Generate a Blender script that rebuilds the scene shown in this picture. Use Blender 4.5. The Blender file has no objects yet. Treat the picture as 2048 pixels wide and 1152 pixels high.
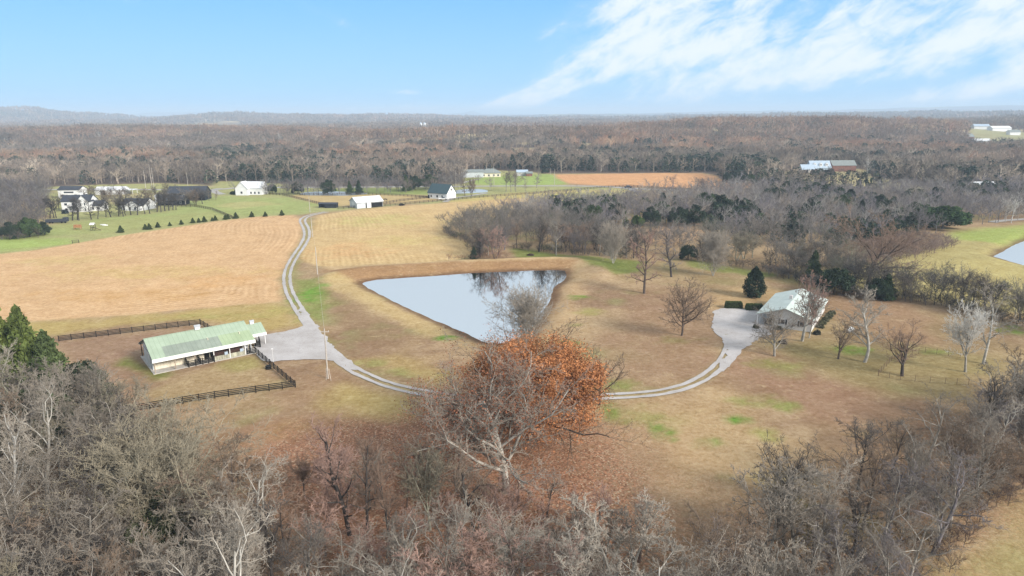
import bpy, math, random
import numpy as np
from mathutils import Matrix, Vector

# ------------------------------------------------------------------ camera, world, sun, exposure
scene = bpy.context.scene
C = scene.collection
H = 50.0; F = 1365.0
PITCH = math.radians(14.38); ROLL = math.radians(0.35)
_f = np.array([0, math.cos(PITCH), -math.sin(PITCH)])
_u0 = np.array([0, math.sin(PITCH), math.cos(PITCH)])
_X = np.array([1.0, 0, 0])
_up = _u0 * math.cos(ROLL) + _X * math.sin(ROLL)
_rt = _X * math.cos(ROLL) - _u0 * math.sin(ROLL)
cam_d = bpy.data.cameras.new('camera')
cam = bpy.data.objects.new('camera', cam_d); C.objects.link(cam)
cam_d.sensor_width = 36; cam_d.lens = F / 2048 * 36
cam_d.clip_start = 1; cam_d.clip_end = 80000
cam.matrix_world = Matrix(((_rt[0], _up[0], -_f[0], 0), (_rt[1], _up[1], -_f[1], 0), (_rt[2], _up[2], -_f[2], H), (0, 0, 0, 1)))
scene.camera = cam

SUN_AZ = math.radians(128)      # compass style: from +Y clockwise (to the right, a little behind the camera)
SUN_EL = math.radians(29)
SKY_STRENGTH = 0.15
EXPOSURE = 1.0
scene.view_settings.view_transform = 'Standard'
scene.view_settings.look = 'None'
scene.view_settings.gamma = 1.0
scene.view_settings.use_curve_mapping = False
scene.view_settings.exposure = EXPOSURE
scene.cycles.max_bounces = 6
scene.cycles.diffuse_bounces = 2
scene.cycles.glossy_bounces = 3
scene.cycles.transparent_max_bounces = 4
scene.cycles.use_denoising = True

sd = bpy.data.lights.new('sun', 'SUN'); sun = bpy.data.objects.new('sun', sd); C.objects.link(sun)
sd.energy = 3.2; sd.angle = math.radians(18); sd.color = (1.0, 0.94, 0.87)
_sdir = Vector((math.sin(SUN_AZ) * math.cos(SUN_EL), math.cos(SUN_AZ) * math.cos(SUN_EL), math.sin(SUN_EL)))
sun.rotation_euler = _sdir.to_track_quat('Z', 'Y').to_euler()


class NT:
    """tiny expression helper for node trees"""
    def __init__(s, tree): s.t = tree
    def n(s, typ, **kw):
        nd = s.t.nodes.new(typ)
        for k, v in kw.items(): setattr(nd, k, v)
        return nd
    def link(s, a, b): s.t.links.new(a, b)
    def m(s, op, a, b=None, c=None, clamp=False):
        nd = s.n('ShaderNodeMath', operation=op); nd.use_clamp = clamp
        for i, v in enumerate((a, b, c)):
            if v is None: continue
            if isinstance(v, (int, float)): nd.inputs[i].default_value = v
            else: s.link(v, nd.inputs[i])
        return nd.outputs[0]
    def noise(s, vec, scale, detail=4, rough=0.55, dist=0.0):
        nd = s.n('ShaderNodeTexNoise'); nd.inputs['Scale'].default_value = scale
        nd.inputs['Detail'].default_value = detail; nd.inputs['Roughness'].default_value = rough
        nd.inputs['Distortion'].default_value = dist
        if vec is not None: s.link(vec, nd.inputs['Vector'])
        return nd.outputs['Fac']
    def ramp(s, v, a, b):      # smoothstep
        nd = s.n('ShaderNodeMapRange', interpolation_type='SMOOTHSTEP')
        s.link(v, nd.inputs[0]); nd.inputs[1].default_value = a; nd.inputs[2].default_value = b
        return nd.outputs[0]
    def mix(s, f, a, b, mode='MIX'):
        nd = s.n('ShaderNodeMix', data_type='RGBA', blend_type=mode)
        for i, v in ((0, f), (6, a), (7, b)):
            if isinstance(v, (int, float)): nd.inputs[i].default_value = v
            elif isinstance(v, tuple): nd.inputs[i].default_value = (*v, 1) if len(v) == 3 else v
            else: s.link(v, nd.inputs[i])
        return nd.outputs[2]


def build_world():
    w = bpy.data.worlds.new('World'); scene.world = w; w.use_nodes = True
    t = w.node_tree; t.nodes.clear(); n = NT(t)
    out = n.n('ShaderNodeOutputWorld'); bg = n.n('ShaderNodeBackground'); n.link(bg.outputs[0], out.inputs[0])
    bg.inputs['Strength'].default_value = SKY_STRENGTH
    sky = n.n('ShaderNodeTexSky', sky_type='NISHITA'); sky.sun_disc = False
    sky.sun_elevation = SUN_EL; sky.sun_rotation = SUN_AZ; sky.air_density = 1.0; sky.dust_density = 0.6; sky.ozone_density = 1.5
    tc = n.n('ShaderNodeTexCoord'); sep = n.n('ShaderNodeSeparateXYZ'); n.link(tc.outputs['Generated'], sep.inputs[0])
    x, y, z = sep.outputs
    az = n.m('MULTIPLY', n.m('ARCTAN2', x, y), 1365.0)
    el = n.m('MULTIPLY', n.m('ARCSINE', z), 1365.0)
    # clouds live in direction space (azimuth, elevation); units are 1/1365 rad
    comb = n.n('ShaderNodeCombineXYZ')
    th = math.radians(24)
    s_ = n.m('ADD', n.m('MULTIPLY', az, math.cos(th)), n.m('MULTIPLY', el, math.sin(th)))
    t_ = n.m('SUBTRACT', n.m('MULTIPLY', el, math.cos(th)), n.m('MULTIPLY', az, math.sin(th)))
    n.link(n.m('MULTIPLY_ADD', s_, 0.75, 340.0), comb.inputs[0]); n.link(n.m('MULTIPLY', t_, 1.6), comb.inputs[1])
    n.link(n.m('MULTIPLY', z, 3.0), comb.inputs[2])
    nz = n.noise(comb.outputs[0], 0.010, 10, 0.6, 0.35)
    nz2 = n.noise(comb.outputs[0], 0.022, 8, 0.65, 0.6)
    total = None
    # (az, el, half length, half width, tilt deg, weight)
    bands = [(-10, 18, 130, 12, 20, 1.9), (130, 72, 140, 20, 26, 1.6), (60, 40, 120, 10, 26, 1.1), (270, 120, 150, 30, 26, 1.35), (200, 165, 150, 50, 25, .75), (400, 120, 170, 40, 15, .95), (360, 205, 220, 40, 8, .85),
             (560, 120, 160, 36, 18, .8), (800, 160, 240, 60, 14, 1.25), (640, 145, 90, 26, 12, .9),
             (870, 70, 130, 42, 24, 1.25), (720, 22, 130, 18, 10, .8), (480, 70, 220, 40, 6, .55), (700, 95, 120, 30, 5, .5), (560, 200, 110, 30, 5, .5), (420, 45, 200, 26, 10, .5), (-155, 10, 110, 9, 2, .55), (-205, 40, 42, 5, 0, .6),
             (-320, 165, 130, 14, -24, .33), (-800, 205, 160, 14, -8, .4), (-500, 12, 300, 14, 0, .25)]
    for a0, e0, L, W, tilt, wt in bands:
        c, s = math.cos(math.radians(tilt)), math.sin(math.radians(tilt))
        da = n.m('SUBTRACT', az, a0); de = n.m('SUBTRACT', el, e0)
        u = n.m('DIVIDE', n.m('ADD', n.m('MULTIPLY', da, c), n.m('MULTIPLY', de, s)), L)
        v = n.m('DIVIDE', n.m('SUBTRACT', n.m('MULTIPLY', de, c), n.m('MULTIPLY', da, s)), W)
        q = n.m('EXPONENT', n.m('MULTIPLY', n.m('ADD', n.m('MULTIPLY', u, u), n.m('MULTIPLY', v, v)), -1.0))
        q = n.m('MULTIPLY', q, wt)
        total = q if total is None else n.m('ADD', total, q)
    high = n.m('MULTIPLY', n.ramp(el, 230, 310), .93)          # more cloud overhead
    total = n.m('MINIMUM', total, 1.15)
    mk = n.m('ADD', n.m('SUBTRACT', total, 0.72), n.m('MULTIPLY', n.m('SUBTRACT', nz, 0.5), 3.2))
    mk = n.m('ADD', mk, n.m('MULTIPLY', n.m('SUBTRACT', nz2, 0.5), 1.9))
    mask = n.m('MULTIPLY', n.m('MULTIPLY', n.ramp(mk, -0.45, 0.85), 0.93), n.ramp(total, 0.06, 0.4))
    thin = n.m('MULTIPLY', n.m('MULTIPLY', n.ramp(total, .1, 1.0), .5), n.ramp(n.m('ADD', nz, n.m('MULTIPLY', nz2, .6)), .55, 1.05))
    mask = n.m('MAXIMUM', n.m('MAXIMUM', mask, thin), high)
    base = n.mix(1.0, sky.outputs[0], SKY_TINT, 'MULTIPLY')
    grad = n.mix(n.ramp(el, 0, 330), tuple(c / SKY_STRENGTH for c in SKY_LOW), tuple(c / SKY_STRENGTH for c in SKY_TOP))
    base = n.mix(0.85, base, grad)
    # thin veil near the horizon
    veil = n.m('MULTIPLY', n.m('EXPONENT', n.m('MULTIPLY', n.m('MAXIMUM', el, 0.0), -1 / 110.0)), 0.55)
    base = n.mix(veil, base, tuple(c / SKY_STRENGTH for c in HORIZON))
    col = n.mix(mask, base, tuple(c / SKY_STRENGTH for c in CLOUD))
    n.link(col, bg.inputs['Color'])

SKY_TINT = (0.30, 0.42, 0.50)
SKY_LOW = (0.175, 0.35, 0.54)
SKY_TOP = (0.085, 0.272, 0.53)
HORIZON = (0.24, 0.39, 0.54)
CLOUD = (0.47, 0.505, 0.54)
build_world()

# ------------------------------------------------------------------ picture ray -> point on the ground plane
def P(px, py, z=0.0):
    d = _f * F + _rt * (px - 1024) + _up * (576 - py)
    t = (z - H) / d[2]
    return float(d[0] * t), float(d[1] * t)

def PP(pts, z=0.0): return np.array([P(a, b, z) for a, b in pts])

def project(x, y, z):
    v0 = np.asarray(x, float); v1 = np.asarray(y, float); v2 = np.asarray(z, float) - H
    dz = v0 * _f[0] + v1 * _f[1] + v2 * _f[2]
    return 1024 + F * (v0 * _rt[0] + v1 * _rt[1] + v2 * _rt[2]) / dz, 576 - F * (v0 * _up[0] + v1 * _up[1] + v2 * _up[2]) / dz

# ------------------------------------------------------------------ numeric helpers
def _hash(ix, iy, seed):
    h = (ix.astype(np.int64) * 374761393 + iy.astype(np.int64) * 668265263 + seed * 1442695041) & 0xffffffff
    h = ((h ^ (h >> 13)) * 1274126177) & 0xffffffff
    h = (h ^ (h >> 16)) & 0xffffffff
    return h / 4294967295.0

def vnoise(x, y, seed=0):
    ix = np.floor(x); iy = np.floor(y); fx = x - ix; fy = y - iy
    fx = fx * fx * (3 - 2 * fx); fy = fy * fy * (3 - 2 * fy)
    a = _hash(ix, iy, seed); b = _hash(ix + 1, iy, seed); c = _hash(ix, iy + 1, seed); d = _hash(ix + 1, iy + 1, seed)
    return (a * (1 - fx) + b * fx) * (1 - fy) + (c * (1 - fx) + d * fx) * fy

def fbm(x, y, seed=0, octv=4):
    s = 0; a = 0.5; t = 0
    for k in range(octv):
        s = s + a * vnoise(x, y, seed + 17 * k); t += a; a *= 0.55; x = x * 2.03 + 11.3; y = y * 2.03 - 7.7
    return s / t

def inside(x, y, poly):
    x = np.asarray(x); y = np.asarray(y); r = np.zeros(x.shape, bool); n = len(poly)
    for i in range(n):
        x0, y0 = poly[i]; x1, y1 = poly[(i + 1) % n]
        if y0 == y1: continue
        c = (y0 > y) != (y1 > y)
        r ^= c & (x < (x1 - x0) * (y - y0) / (y1 - y0) + x0)
    return r

def dist_line(x, y, pts, closed=False):
    d = np.full(np.shape(x), 1e18); n = len(pts)
    for i in range(n if closed else n - 1):
        x0, y0 = pts[i]; x1, y1 = pts[(i + 1) % n]
        ex, ey = x1 - x0, y1 - y0; L = ex * ex + ey * ey + 1e-9
        t = np.clip(((x - x0) * ex + (y - y0) * ey) / L, 0, 1)
        d = np.minimum(d, (x - x0 - t * ex) ** 2 + (y - y0 - t * ey) ** 2)
    return np.sqrt(d)

def sdf(x, y, poly):
    d = dist_line(x, y, poly, True)
    return np.where(inside(x, y, poly), -d, d)

def sstep(v, a, b):
    t = np.clip((v - a) / (b - a), 0, 1); return t * t * (3 - 2 * t)

def catmull(pts, step):
    pts = [np.array(p, float) for p in pts]
    pts = [2 * pts[0] - pts[1]] + pts + [2 * pts[-1] - pts[-2]]
    out = []
    for i in range(1, len(pts) - 2):
        p0, p1, p2, p3 = pts[i - 1:i + 3]
        n = max(2, int(np.linalg.norm(p2 - p1) / step))
        for k in range(n):
            t = k / n
            out.append(0.5 * ((2 * p1) + (p2 - p0) * t + (2 * p0 - 5 * p1 + 4 * p2 - p3) * t * t + (3 * p1 - p0 - 3 * p2 + p3) * t ** 3))
    out.append(pts[-2]); return np.array(out)

def lin(c):
    c = np.array(c, float) / 255.0
    return np.where(c <= 0.04045, c / 12.92, ((c + 0.055) / 1.055) ** 2.4)

ALB = 0.62
def alb(r, g, b): return lin((r, g, b)) * ALB

# ------------------------------------------------------------------ mesh helpers
def mesh_np(name, V, faces, mats=(), col=None, attrs=None, smooth=False, matidx=None):
    """faces: list of int arrays (n,k)"""
    me = bpy.data.meshes.new(name)
    V = np.ascontiguousarray(V, np.float32)
    me.vertices.add(len(V)); me.vertices.foreach_set('co', V.ravel())
    faces = [np.asarray(f, np.int32) for f in faces if len(f)]
    nl = sum(f.size for f in faces); nf = sum(len(f) for f in faces)
    me.loops.add(nl); me.loops.foreach_set('vertex_index', np.concatenate([f.ravel() for f in faces]))
    starts = []; o = 0
    for f in faces:
        starts.append(o + np.arange(len(f), dtype=np.int32) * f.shape[1]); o += f.size
    me.polygons.add(nf); me.polygons.foreach_set('loop_start', np.concatenate(starts).astype(np.int32))
    if matidx is not None: me.polygons.foreach_set('material_index', np.asarray(matidx, np.int32))
    if smooth: me.polygons.foreach_set('use_smooth', np.ones(nf, bool))
    if col is not None:
        a = me.attributes.new('Col', 'FLOAT_COLOR', 'POINT')
        c = np.ones((len(V), 4), np.float32); c[:, :3] = col; a.data.foreach_set('color', c.ravel())
    for k, v in (attrs or {}).items():
        a = me.attributes.new(k, 'FLOAT', 'POINT'); a.data.foreach_set('value', np.asarray(v, np.float32))
    for m in mats: me.materials.append(m)
    me.update(calc_edges=True)
    return me

def link(name, me, parent=None, loc=(0, 0, 0), rz=0.0, sc=1.0, **props):
    o = bpy.data.objects.new(name, me); C.objects.link(o)
    o.location = loc; o.rotation_euler = (0, 0, rz); o.scale = (sc, sc, sc) if not isinstance(sc, tuple) else sc
    if parent: o.parent = parent
    for k, v in props.items():
        if v is not None: o[k] = v
    return o

def thing(name, label, cat, loc=(0, 0, 0), rz=0.0, group=None, sc=1.0):
    o = link(name, None, None, loc, rz, sc, label=label, category=cat, group=group)
    o.empty_display_size = 0.5
    return o

class MB:
    """collects boxes, prisms, tubes -> one mesh"""
    def __init__(s): s.v = []; s.f = []
    def poly(s, pts, faces):
        b = len(s.v); s.v += [tuple(p) for p in pts]; s.f += [tuple(i + b for i in f) for f in faces]; return s
    def box(s, x0, x1, y0, y1, z0, z1):
        return s.poly([(x0, y0, z0), (x1, y0, z0), (x1, y1, z0), (x0, y1, z0), (x0, y0, z1), (x1, y0, z1), (x1, y1, z1), (x0, y1, z1)],
                      [(3, 2, 1, 0), (4, 5, 6, 7), (0, 1, 5, 4), (1, 2, 6, 5), (2, 3, 7, 6), (3, 0, 4, 7)])
    def tube(s, a, b, r0, r1=None, k=8, caps=True):
        r1 = r0 if r1 is None else r1
        a = Vector(a); b = Vector(b); d = (b - a).normalized()
        u = d.orthogonal().normalized(); v = d.cross(u)
        pts = [a + (u * math.cos(2 * math.pi * i / k) + v * math.sin(2 * math.pi * i / k)) * r0 for i in range(k)]
        pts += [b + (u * math.cos(2 * math.pi * i / k) + v * math.sin(2 * math.pi * i / k)) * r1 for i in range(k)]
        fs = [(i, (i + 1) % k, k + (i + 1) % k, k + i) for i in range(k)]
        if caps: fs += [tuple(range(k - 1, -1, -1)), tuple(range(k, 2 * k))]
        return s.poly(pts, fs)
    def ngon(s, pts, z0, z1):      # extruded polygon
        n = len(pts)
        return s.poly([(x, y, z0) for x, y in pts] + [(x, y, z1) for x, y in pts],
                      [tuple(range(n - 1, -1, -1)), tuple(range(n, 2 * n))] + [(i, (i + 1) % n, n + (i + 1) % n, n + i) for i in range(n)])
    def beam(s, a, b, w, h):       # box between two points, w sideways, h vertical
        a = Vector(a); b = Vector(b); d = (b - a).normalized()
        side = Vector((-d.y, d.x, 0)).normalized() * (w / 2); up = Vector((0, 0, h / 2))
        pts = [a - side - up, a + side - up, a + side + up, a - side + up, b - side - up, b + side - up, b + side + up, b - side + up]
        return s.poly(pts, [(0, 1, 2, 3), (7, 6, 5, 4), (0, 4, 5, 1), (1, 5, 6, 2), (2, 6, 7, 3), (3, 7, 4, 0)])
    def mesh(s, name, mat, smooth=False):
        me = bpy.data.meshes.new(name); me.from_pydata(s.v, [], s.f); me.materials.append(mat)
        if smooth: me.polygons.foreach_set('use_smooth', [True] * len(me.polygons))
        me.update(); return me
    def build(s, name, mat, parent=None, smooth=False, **kw): return link(name, s.mesh(name, mat, smooth), parent, **kw)

# ------------------------------------------------------------------ materials
def new_mat(name):
    m = bpy.data.materials.new(name); m.use_nodes = True; t = m.node_tree; t.nodes.clear(); n = NT(t)
    out = n.n('ShaderNodeOutputMaterial'); b = n.n('ShaderNodeBsdfPrincipled'); n.link(b.outputs[0], out.inputs[0])
    b.inputs['Roughness'].default_value = 0.9; b.inputs['Specular IOR Level'].default_value = 0.2
    return m, n, b, out

def mat_plain(name, col, rough=0.85, var=0.12, scale=1.5, spec=0.2, streak=False, metal=0.0):
    """one colour with weathering at two scales, in object space"""
    m, n, b, out = new_mat(name)
    tc = n.n('ShaderNodeTexCoord'); v = tc.outputs['Object']
    if streak:
        mp = n.n('ShaderNodeMapping'); n.link(v, mp.inputs[0]); mp.inputs['Scale'].default_value = (1, 1, 0.12); v = mp.outputs[0]
    nz = n.m('ADD', n.m('MULTIPLY', n.noise(v, scale, 5), 0.6), n.m('MULTIPLY', n.noise(v, scale * 9, 3), 0.4))
    lo = tuple(float(c) * (1 - var * 1.6) for c in col); hi = tuple(min(1, float(c) * (1 + var)) for c in col)
    n.link(n.mix(n.ramp(nz, 0.3, 0.7), lo, hi), b.inputs['Base Color'])
    b.inputs['Roughness'].default_value = rough; b.inputs['Specular IOR Level'].default_value = spec; b.inputs['Metallic'].default_value = metal
    return m

def mat_ribbed(name, col, pitch=0.4, axis='X', col2=None, rough=0.5, var=0.1):
    """sheet metal: ribs every `pitch` metres across the given object axis, weathered"""
    m, n, b, out = new_mat(name)
    tc = n.n('ShaderNodeTexCoord'); sep = n.n('ShaderNodeSeparateXYZ'); n.link(tc.outputs['Object'], sep.inputs[0])
    a = sep.outputs['XYZ'.index(axis)]
    w = n.m('PINGPONG', a, pitch / 2); w = n.ramp(w, pitch * 0.36, pitch * 0.48)
    nz = n.noise(tc.outputs['Object'], 0.35, 5, 0.65); nf = n.noise(tc.outputs['Object'], 4.0, 4, 0.6)
    c = n.mix(n.ramp(nz, 0.35, 0.7), tuple(map(float, np.array(col) * (1 - var))), tuple(map(float, col2 if col2 is not None else np.array(col) * (1 + var))))
    c = n.mix(n.m('MULTIPLY', nf, 0.25), c, tuple(map(float, np.array(col) * 0.75)))
    c = n.mix(n.m('MULTIPLY', w, 0.30), c, tuple(map(float, np.array(col) * 0.55)))
    n.link(c, b.inputs['Base Color']); b.inputs['Roughness'].default_value = rough
    bp = n.n('ShaderNodeBump'); bp.inputs['Strength'].default_value = 0.35; bp.inputs['Distance'].default_value = 0.03
    n.link(w, bp.inputs['Height']); n.link(bp.outputs[0], b.inputs['Normal'])
    return m

def mat_tree(name, attr=False, var=0.3, scale=0.35):
    """bark / twigs / leaves: colour comes from the object (or a vertex attribute), mottled"""
    m, n, b, out = new_mat(name)
    if attr:
        a = n.n('ShaderNodeAttribute', attribute_name='Col'); c = a.outputs['Color']
        geo = n.n('ShaderNodeNewGeometry'); v = geo.outputs['Position']
    else:
        oi = n.n('ShaderNodeObjectInfo'); c = oi.outputs['Color']
        tc = n.n('ShaderNodeTexCoord'); v = tc.outputs['Object']
        rnd = n.m('MULTIPLY_ADD', oi.outputs['Random'], 0.35, 0.82)
        cc = n.n('ShaderNodeCombineColor'); [n.link(rnd, cc.inputs[i]) for i in range(3)]
        c = n.mix(1.0, c, cc.outputs[0], 'MULTIPLY')
    nz = n.noise(v, scale, 3, 0.6)
    g = n.m('MULTIPLY_ADD', n.ramp(nz, 0.25, 0.75), 2 * var, 1 - var)
    cc = n.n('ShaderNodeCombineColor'); [n.link(g, cc.inputs[i]) for i in range(3)]
    n.link(n.mix(1.0, c, cc.outputs[0], 'MULTIPLY'), b.inputs['Base Color'])
    b.inputs['Specular IOR Level'].default_value = 0.1
    return m

M = {}
M['bark'] = mat_tree('bark', var=0.28, scale=1.2)
M['twig'] = mat_tree('twigs', var=0.22, scale=0.4)
M['leaf'] = mat_tree('leaves', var=0.5, scale=1.6)
M['wood_far'] = mat_tree('woodland', attr=True, var=0.15, scale=0.05)
M['black_wood'] = mat_plain('black_board', (0.016, 0.014, 0.013), 0.7, 0.5, 2)
M['brown_wood'] = mat_plain('weathered_board', (0.06, 0.045, 0.035), 0.9, 0.4, 2)
M['pole'] = mat_plain('pole_wood', (0.30, 0.24, 0.18), 0.9, 0.25, 1, streak=True)
M['pale_pole'] = mat_plain('pale_pole', (0.42, 0.38, 0.33), 0.9, 0.2, 1)
M['green_roof'] = mat_ribbed('green_roof', (0.31, 0.38, 0.28), 0.9, 'X', (0.325, 0.395, 0.295), 0.6)
M['green_roof_new'] = mat_ribbed('green_roof_sheet', (0.29, 0.36, 0.22), 0.9, 'X', (0.31, 0.38, 0.24), 0.5)
M['grey_roof'] = mat_ribbed('faded_roof_sheet', (0.22, 0.255, 0.21), 0.9, 'X', (0.25, 0.285, 0.235), 0.6)
M['fascia'] = mat_plain('white_fascia', (0.74, 0.74, 0.71), 0.6, 0.05, 0.8)
M['cream'] = mat_ribbed('cream_metal_wall', (0.68, 0.61, 0.47), 0.6, 'X', (0.74, 0.67, 0.53), 0.6, 0.05)
M['grey_metal'] = mat_ribbed('pale_metal_wall', (0.50, 0.53, 0.55), 0.5, 'Y', (0.57, 0.60, 0.62), 0.5, 0.06)
M['white'] = mat_plain('white_paint', (0.66, 0.66, 0.65), 0.6, 0.05, 0.7)
M['siding'] = mat_ribbed('white_siding', (0.62, 0.61, 0.59), 0.22, 'Z', (0.67, 0.66, 0.64), 0.6, 0.03)
M['grey_siding'] = mat_ribbed('grey_siding', (0.52, 0.50, 0.49), 0.22, 'Z', (0.56, 0.54, 0.52), 0.7, 0.03)
M['mint_roof'] = mat_ribbed('mint_metal_roof', (0.49, 0.61, 0.54), 0.6, 'X', (0.58, 0.69, 0.62), 0.5, 0.06)
M['white_roof'] = mat_ribbed('white_metal_roof', (0.60, 0.61, 0.62), 0.6, 'X', (0.66, 0.66, 0.66), 0.45, 0.03)
M['dark_shingle'] = mat_plain('dark_shingle', (0.045, 0.05, 0.062), 0.9, 0.25, 3)
M['blue_shingle'] = mat_plain('dark_green_shingle', (0.045, 0.075, 0.085), 0.9, 0.25, 2)
M['grey_shingle'] = mat_plain('grey_shingle', (0.20, 0.22, 0.21), 0.9, 0.2, 2)
M['blue_metal'] = mat_plain('blue_grey_metal', (0.33, 0.40, 0.47), 0.5, 0.1, 1)
M['black_siding'] = mat_plain('black_siding', (0.022, 0.024, 0.03), 0.75, 0.3, 1)
M['brown_barn'] = mat_plain('brown_boards', (0.20, 0.10, 0.075), 0.9, 0.25, 1)
M['concrete'] = mat_plain('concrete', (0.42, 0.39, 0.35), 0.9, 0.15, 0.8)
M['stained'] = mat_plain('stained_board', (0.36, 0.35, 0.27), 0.9, 0.45, 1.2, streak=True)
M['rust'] = mat_plain('red_brown_board', (0.10, 0.045, 0.035), 0.85, 0.35, 2)
M['dark'] = mat_plain('dark_opening', (0.012, 0.011, 0.011), 0.9, 0.3, 2)
M['glass'] = mat_plain('window_glass', (0.03, 0.035, 0.045), 0.08, 0.2, 2, spec=0.6)
M['rubber'] = mat_plain('black_rubber', (0.015, 0.015, 0.016), 0.8, 0.3, 3)
M['tan_wood'] = mat_plain('orange_wood', (0.34, 0.17, 0.08), 0.85, 0.2, 2)
M['steel'] = mat_plain('galvanised_steel', (0.45, 0.46, 0.47), 0.4, 0.15, 2, metal=0.3)
M['rusty_wire'] = mat_plain('rusty_wire', (0.16, 0.10, 0.07), 0.8, 0.3, 3)
M['cable'] = mat_plain('cable', (0.45, 0.42, 0.38), 0.6, 0.1, 1)
M['coat'] = mat_plain('dark_horse_coat', (0.02, 0.014, 0.012), 0.6, 0.3, 3)
M['neutral_white'] = mat_plain('tarp_white', (0.66, 0.66, 0.66), 0.6, 0.05, 0.6)  # even neutral white for shed walls, far barns and the play tower roof
# ------------------------------------------------------------------ terrain
PONDZ = -1.0
POND = PP([(723, 568), (728, 564), (760, 559), (850, 553), (950, 546), (1050, 542), (1110, 540), (1130, 541), (1133, 549), (1127, 561),
           (1110, 574), (1104, 590), (1098, 606), (1090, 622), (1078, 645), (1050, 668), (1015, 686), (985, 688), (968, 683), (950, 675), (905, 656), (850, 632), (795, 606), (745, 581)], PONDZ)
POND2 = PP([(1987, 513), (2010, 500), (2048, 481), (2090, 466), (2140, 470), (2150, 520), (2090, 536), (2048, 531), (2012, 521)], PONDZ)
POND3 = PP([(905, 382), (925, 379), (950, 378), (972, 380), (974, 384), (950, 386), (905, 387)], 0)
POND4 = PP([(600, 387), (620, 384), (660, 383), (700, 384), (735, 387), (700, 391), (640, 391), (605, 390)], 0)

def at(px, dist):     # ground point in the direction of picture column px at a forward distance
    return (px - 1024) / 1365 * dist, dist
HILLS = [(30, 4700, 40, 430, 500), (130, 4900, 20, 420, 600), (-260, 4300, 35, 700, 800), (470, 4400, 26, 350, 500), (380, 4500, 12, 300, 400), (640, 4600, 26, 550, 600),
         (840, 5200, 22, 500, 700), (1330, 1250, 16, 160, 180), (1560, 1300, 21, 240, 200), (1800, 1350, 18, 220, 200), (900, 1150, 15, 190, 170), (1080, 1150, 9, 120, 150),
         (150, 1450, 14, 330, 200), (480, 1400, 12, 300, 200), (1960, 1700, 10, 240, 260), (2250, 1900, 22, 420, 400),
         (240, 15500, 75, 700, 900), (330, 15000, 110, 330, 800), (372, 15000, 100, 260, 800), (425, 15500, 95, 420, 800), (530, 15200, 85, 700, 900),
         (945, 15500, 80, 230, 900), (860, 15800, 60, 900, 900), (700, 15500, 65, 900, 900),
         (1500, 12000, 50, 1700, 1500), (1900, 10500, 75, 1500, 1300), (2150, 9000, 85, 1700, 1300), (1750, 4200, 18, 900, 500), (2100, 3300, 30, 500, 500)]

def base_h(x, y):
    x = np.asarray(x, float); y = np.asarray(y, float)
    d = np.sqrt(x * x + y * y)
    z = (fbm(x / 420, y / 420, 3, 4) - 0.5) * 30 * sstep(d, 520, 2600)
    z = z + (fbm(x / 1800, y / 1800, 9, 3) - 0.5) * 60 * sstep(d, 2500, 9000)
    for px, dist, hh, wx, wy in HILLS:
        cx, cy = at(px, dist)
        z = z + hh * np.exp(-((x - cx) / wx) ** 2 - ((y - cy) / wy) ** 2)
    # woods beyond the modelled trees: their canopy is part of the hills' surface
    z = z * (1 + (fbm(x / 260, y / 260, 33, 3) - .5) * .7 * sstep(d, 2500, 4000))
    can = sstep(d, 5000, 5400)
    z = z + can * (4 + 12 * fbm(x / 90, y / 90, 21, 3))
    return np.where(z > 105, 105 + (z - 105) * .35, z)

def pond_h(x, y):
    x = np.asarray(x, float); y = np.asarray(y, float)
    z = np.zeros(x.shape)
    for poly, steep, berm in ((POND, 0.20, True), (POND2, 0.2, False)):
        c = poly.mean(0); r = np.abs(poly - c).max() + 40
        k = (np.abs(x - c[0]) < r) & (np.abs(y - c[1]) < r)
        if not k.any(): continue
        xs, ys = x[k], y[k]; s = sdf(xs, ys, poly) + (fbm(xs / 6, ys / 6, 5, 2) - 0.5) * 1.0
        zz = np.clip(PONDZ + s * steep, PONDZ - 1.2, 0)
        if berm:
            north = sstep(ys, 198, 212)
            zz = zz + north * 1.0 * np.exp(-((s - 11) / 4.5) ** 2)
        z[k] = np.minimum(z[k], 0) + zz
    return z

def ground_z(x, y): return base_h(x, y) + pond_h(x, y)
def gz(x, y): return float(ground_z(np.array([x]), np.array([y]))[0])

# zones: (outline in picture points, colour as seen, edge softness m, edge raggedness m, weight)
LEFT_FIELD = PP([(-260, 545), (-120, 525), (0, 508), (80, 499), (150, 487), (230, 473), (300, 462), (370, 452), (430, 443), (520, 433), (590, 430), (603, 440), (605, 462), (596, 488), (580, 512),
                 (566, 540), (560, 560), (560, 580), (563, 602), (480, 610), (400, 617), (270, 628), (150, 637), (60, 642), (-80, 640), (-300, 640)])
MID_FIELD = PP([(636, 431), (700, 421), (760, 415), (830, 410), (900, 405), (1000, 398), (1060, 395), (1060, 420), (1000, 440), (905, 445), (888, 462), (910, 475), (940, 485), (955, 495), (945, 507), (915, 519), (905, 524),
                (850, 526), (760, 529), (690, 532), (645, 533), (612, 527), (600, 516), (605, 500), (618, 480), (624, 460), (630, 442)])
FAR_FIELD = PP([(1108, 349), (1180, 348), (1260, 347), (1330, 346), (1400, 347), (1432, 352), (1450, 366), (1535, 367), (1532, 376), (1420, 377), (1300, 374), (1200, 371), (1140, 367), (1118, 358)])
GAP_FIELD = PP([(1262, 484), (1272, 462), (1290, 455), (1395, 454), (1415, 463), (1398, 482), (1340, 490)])
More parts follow.
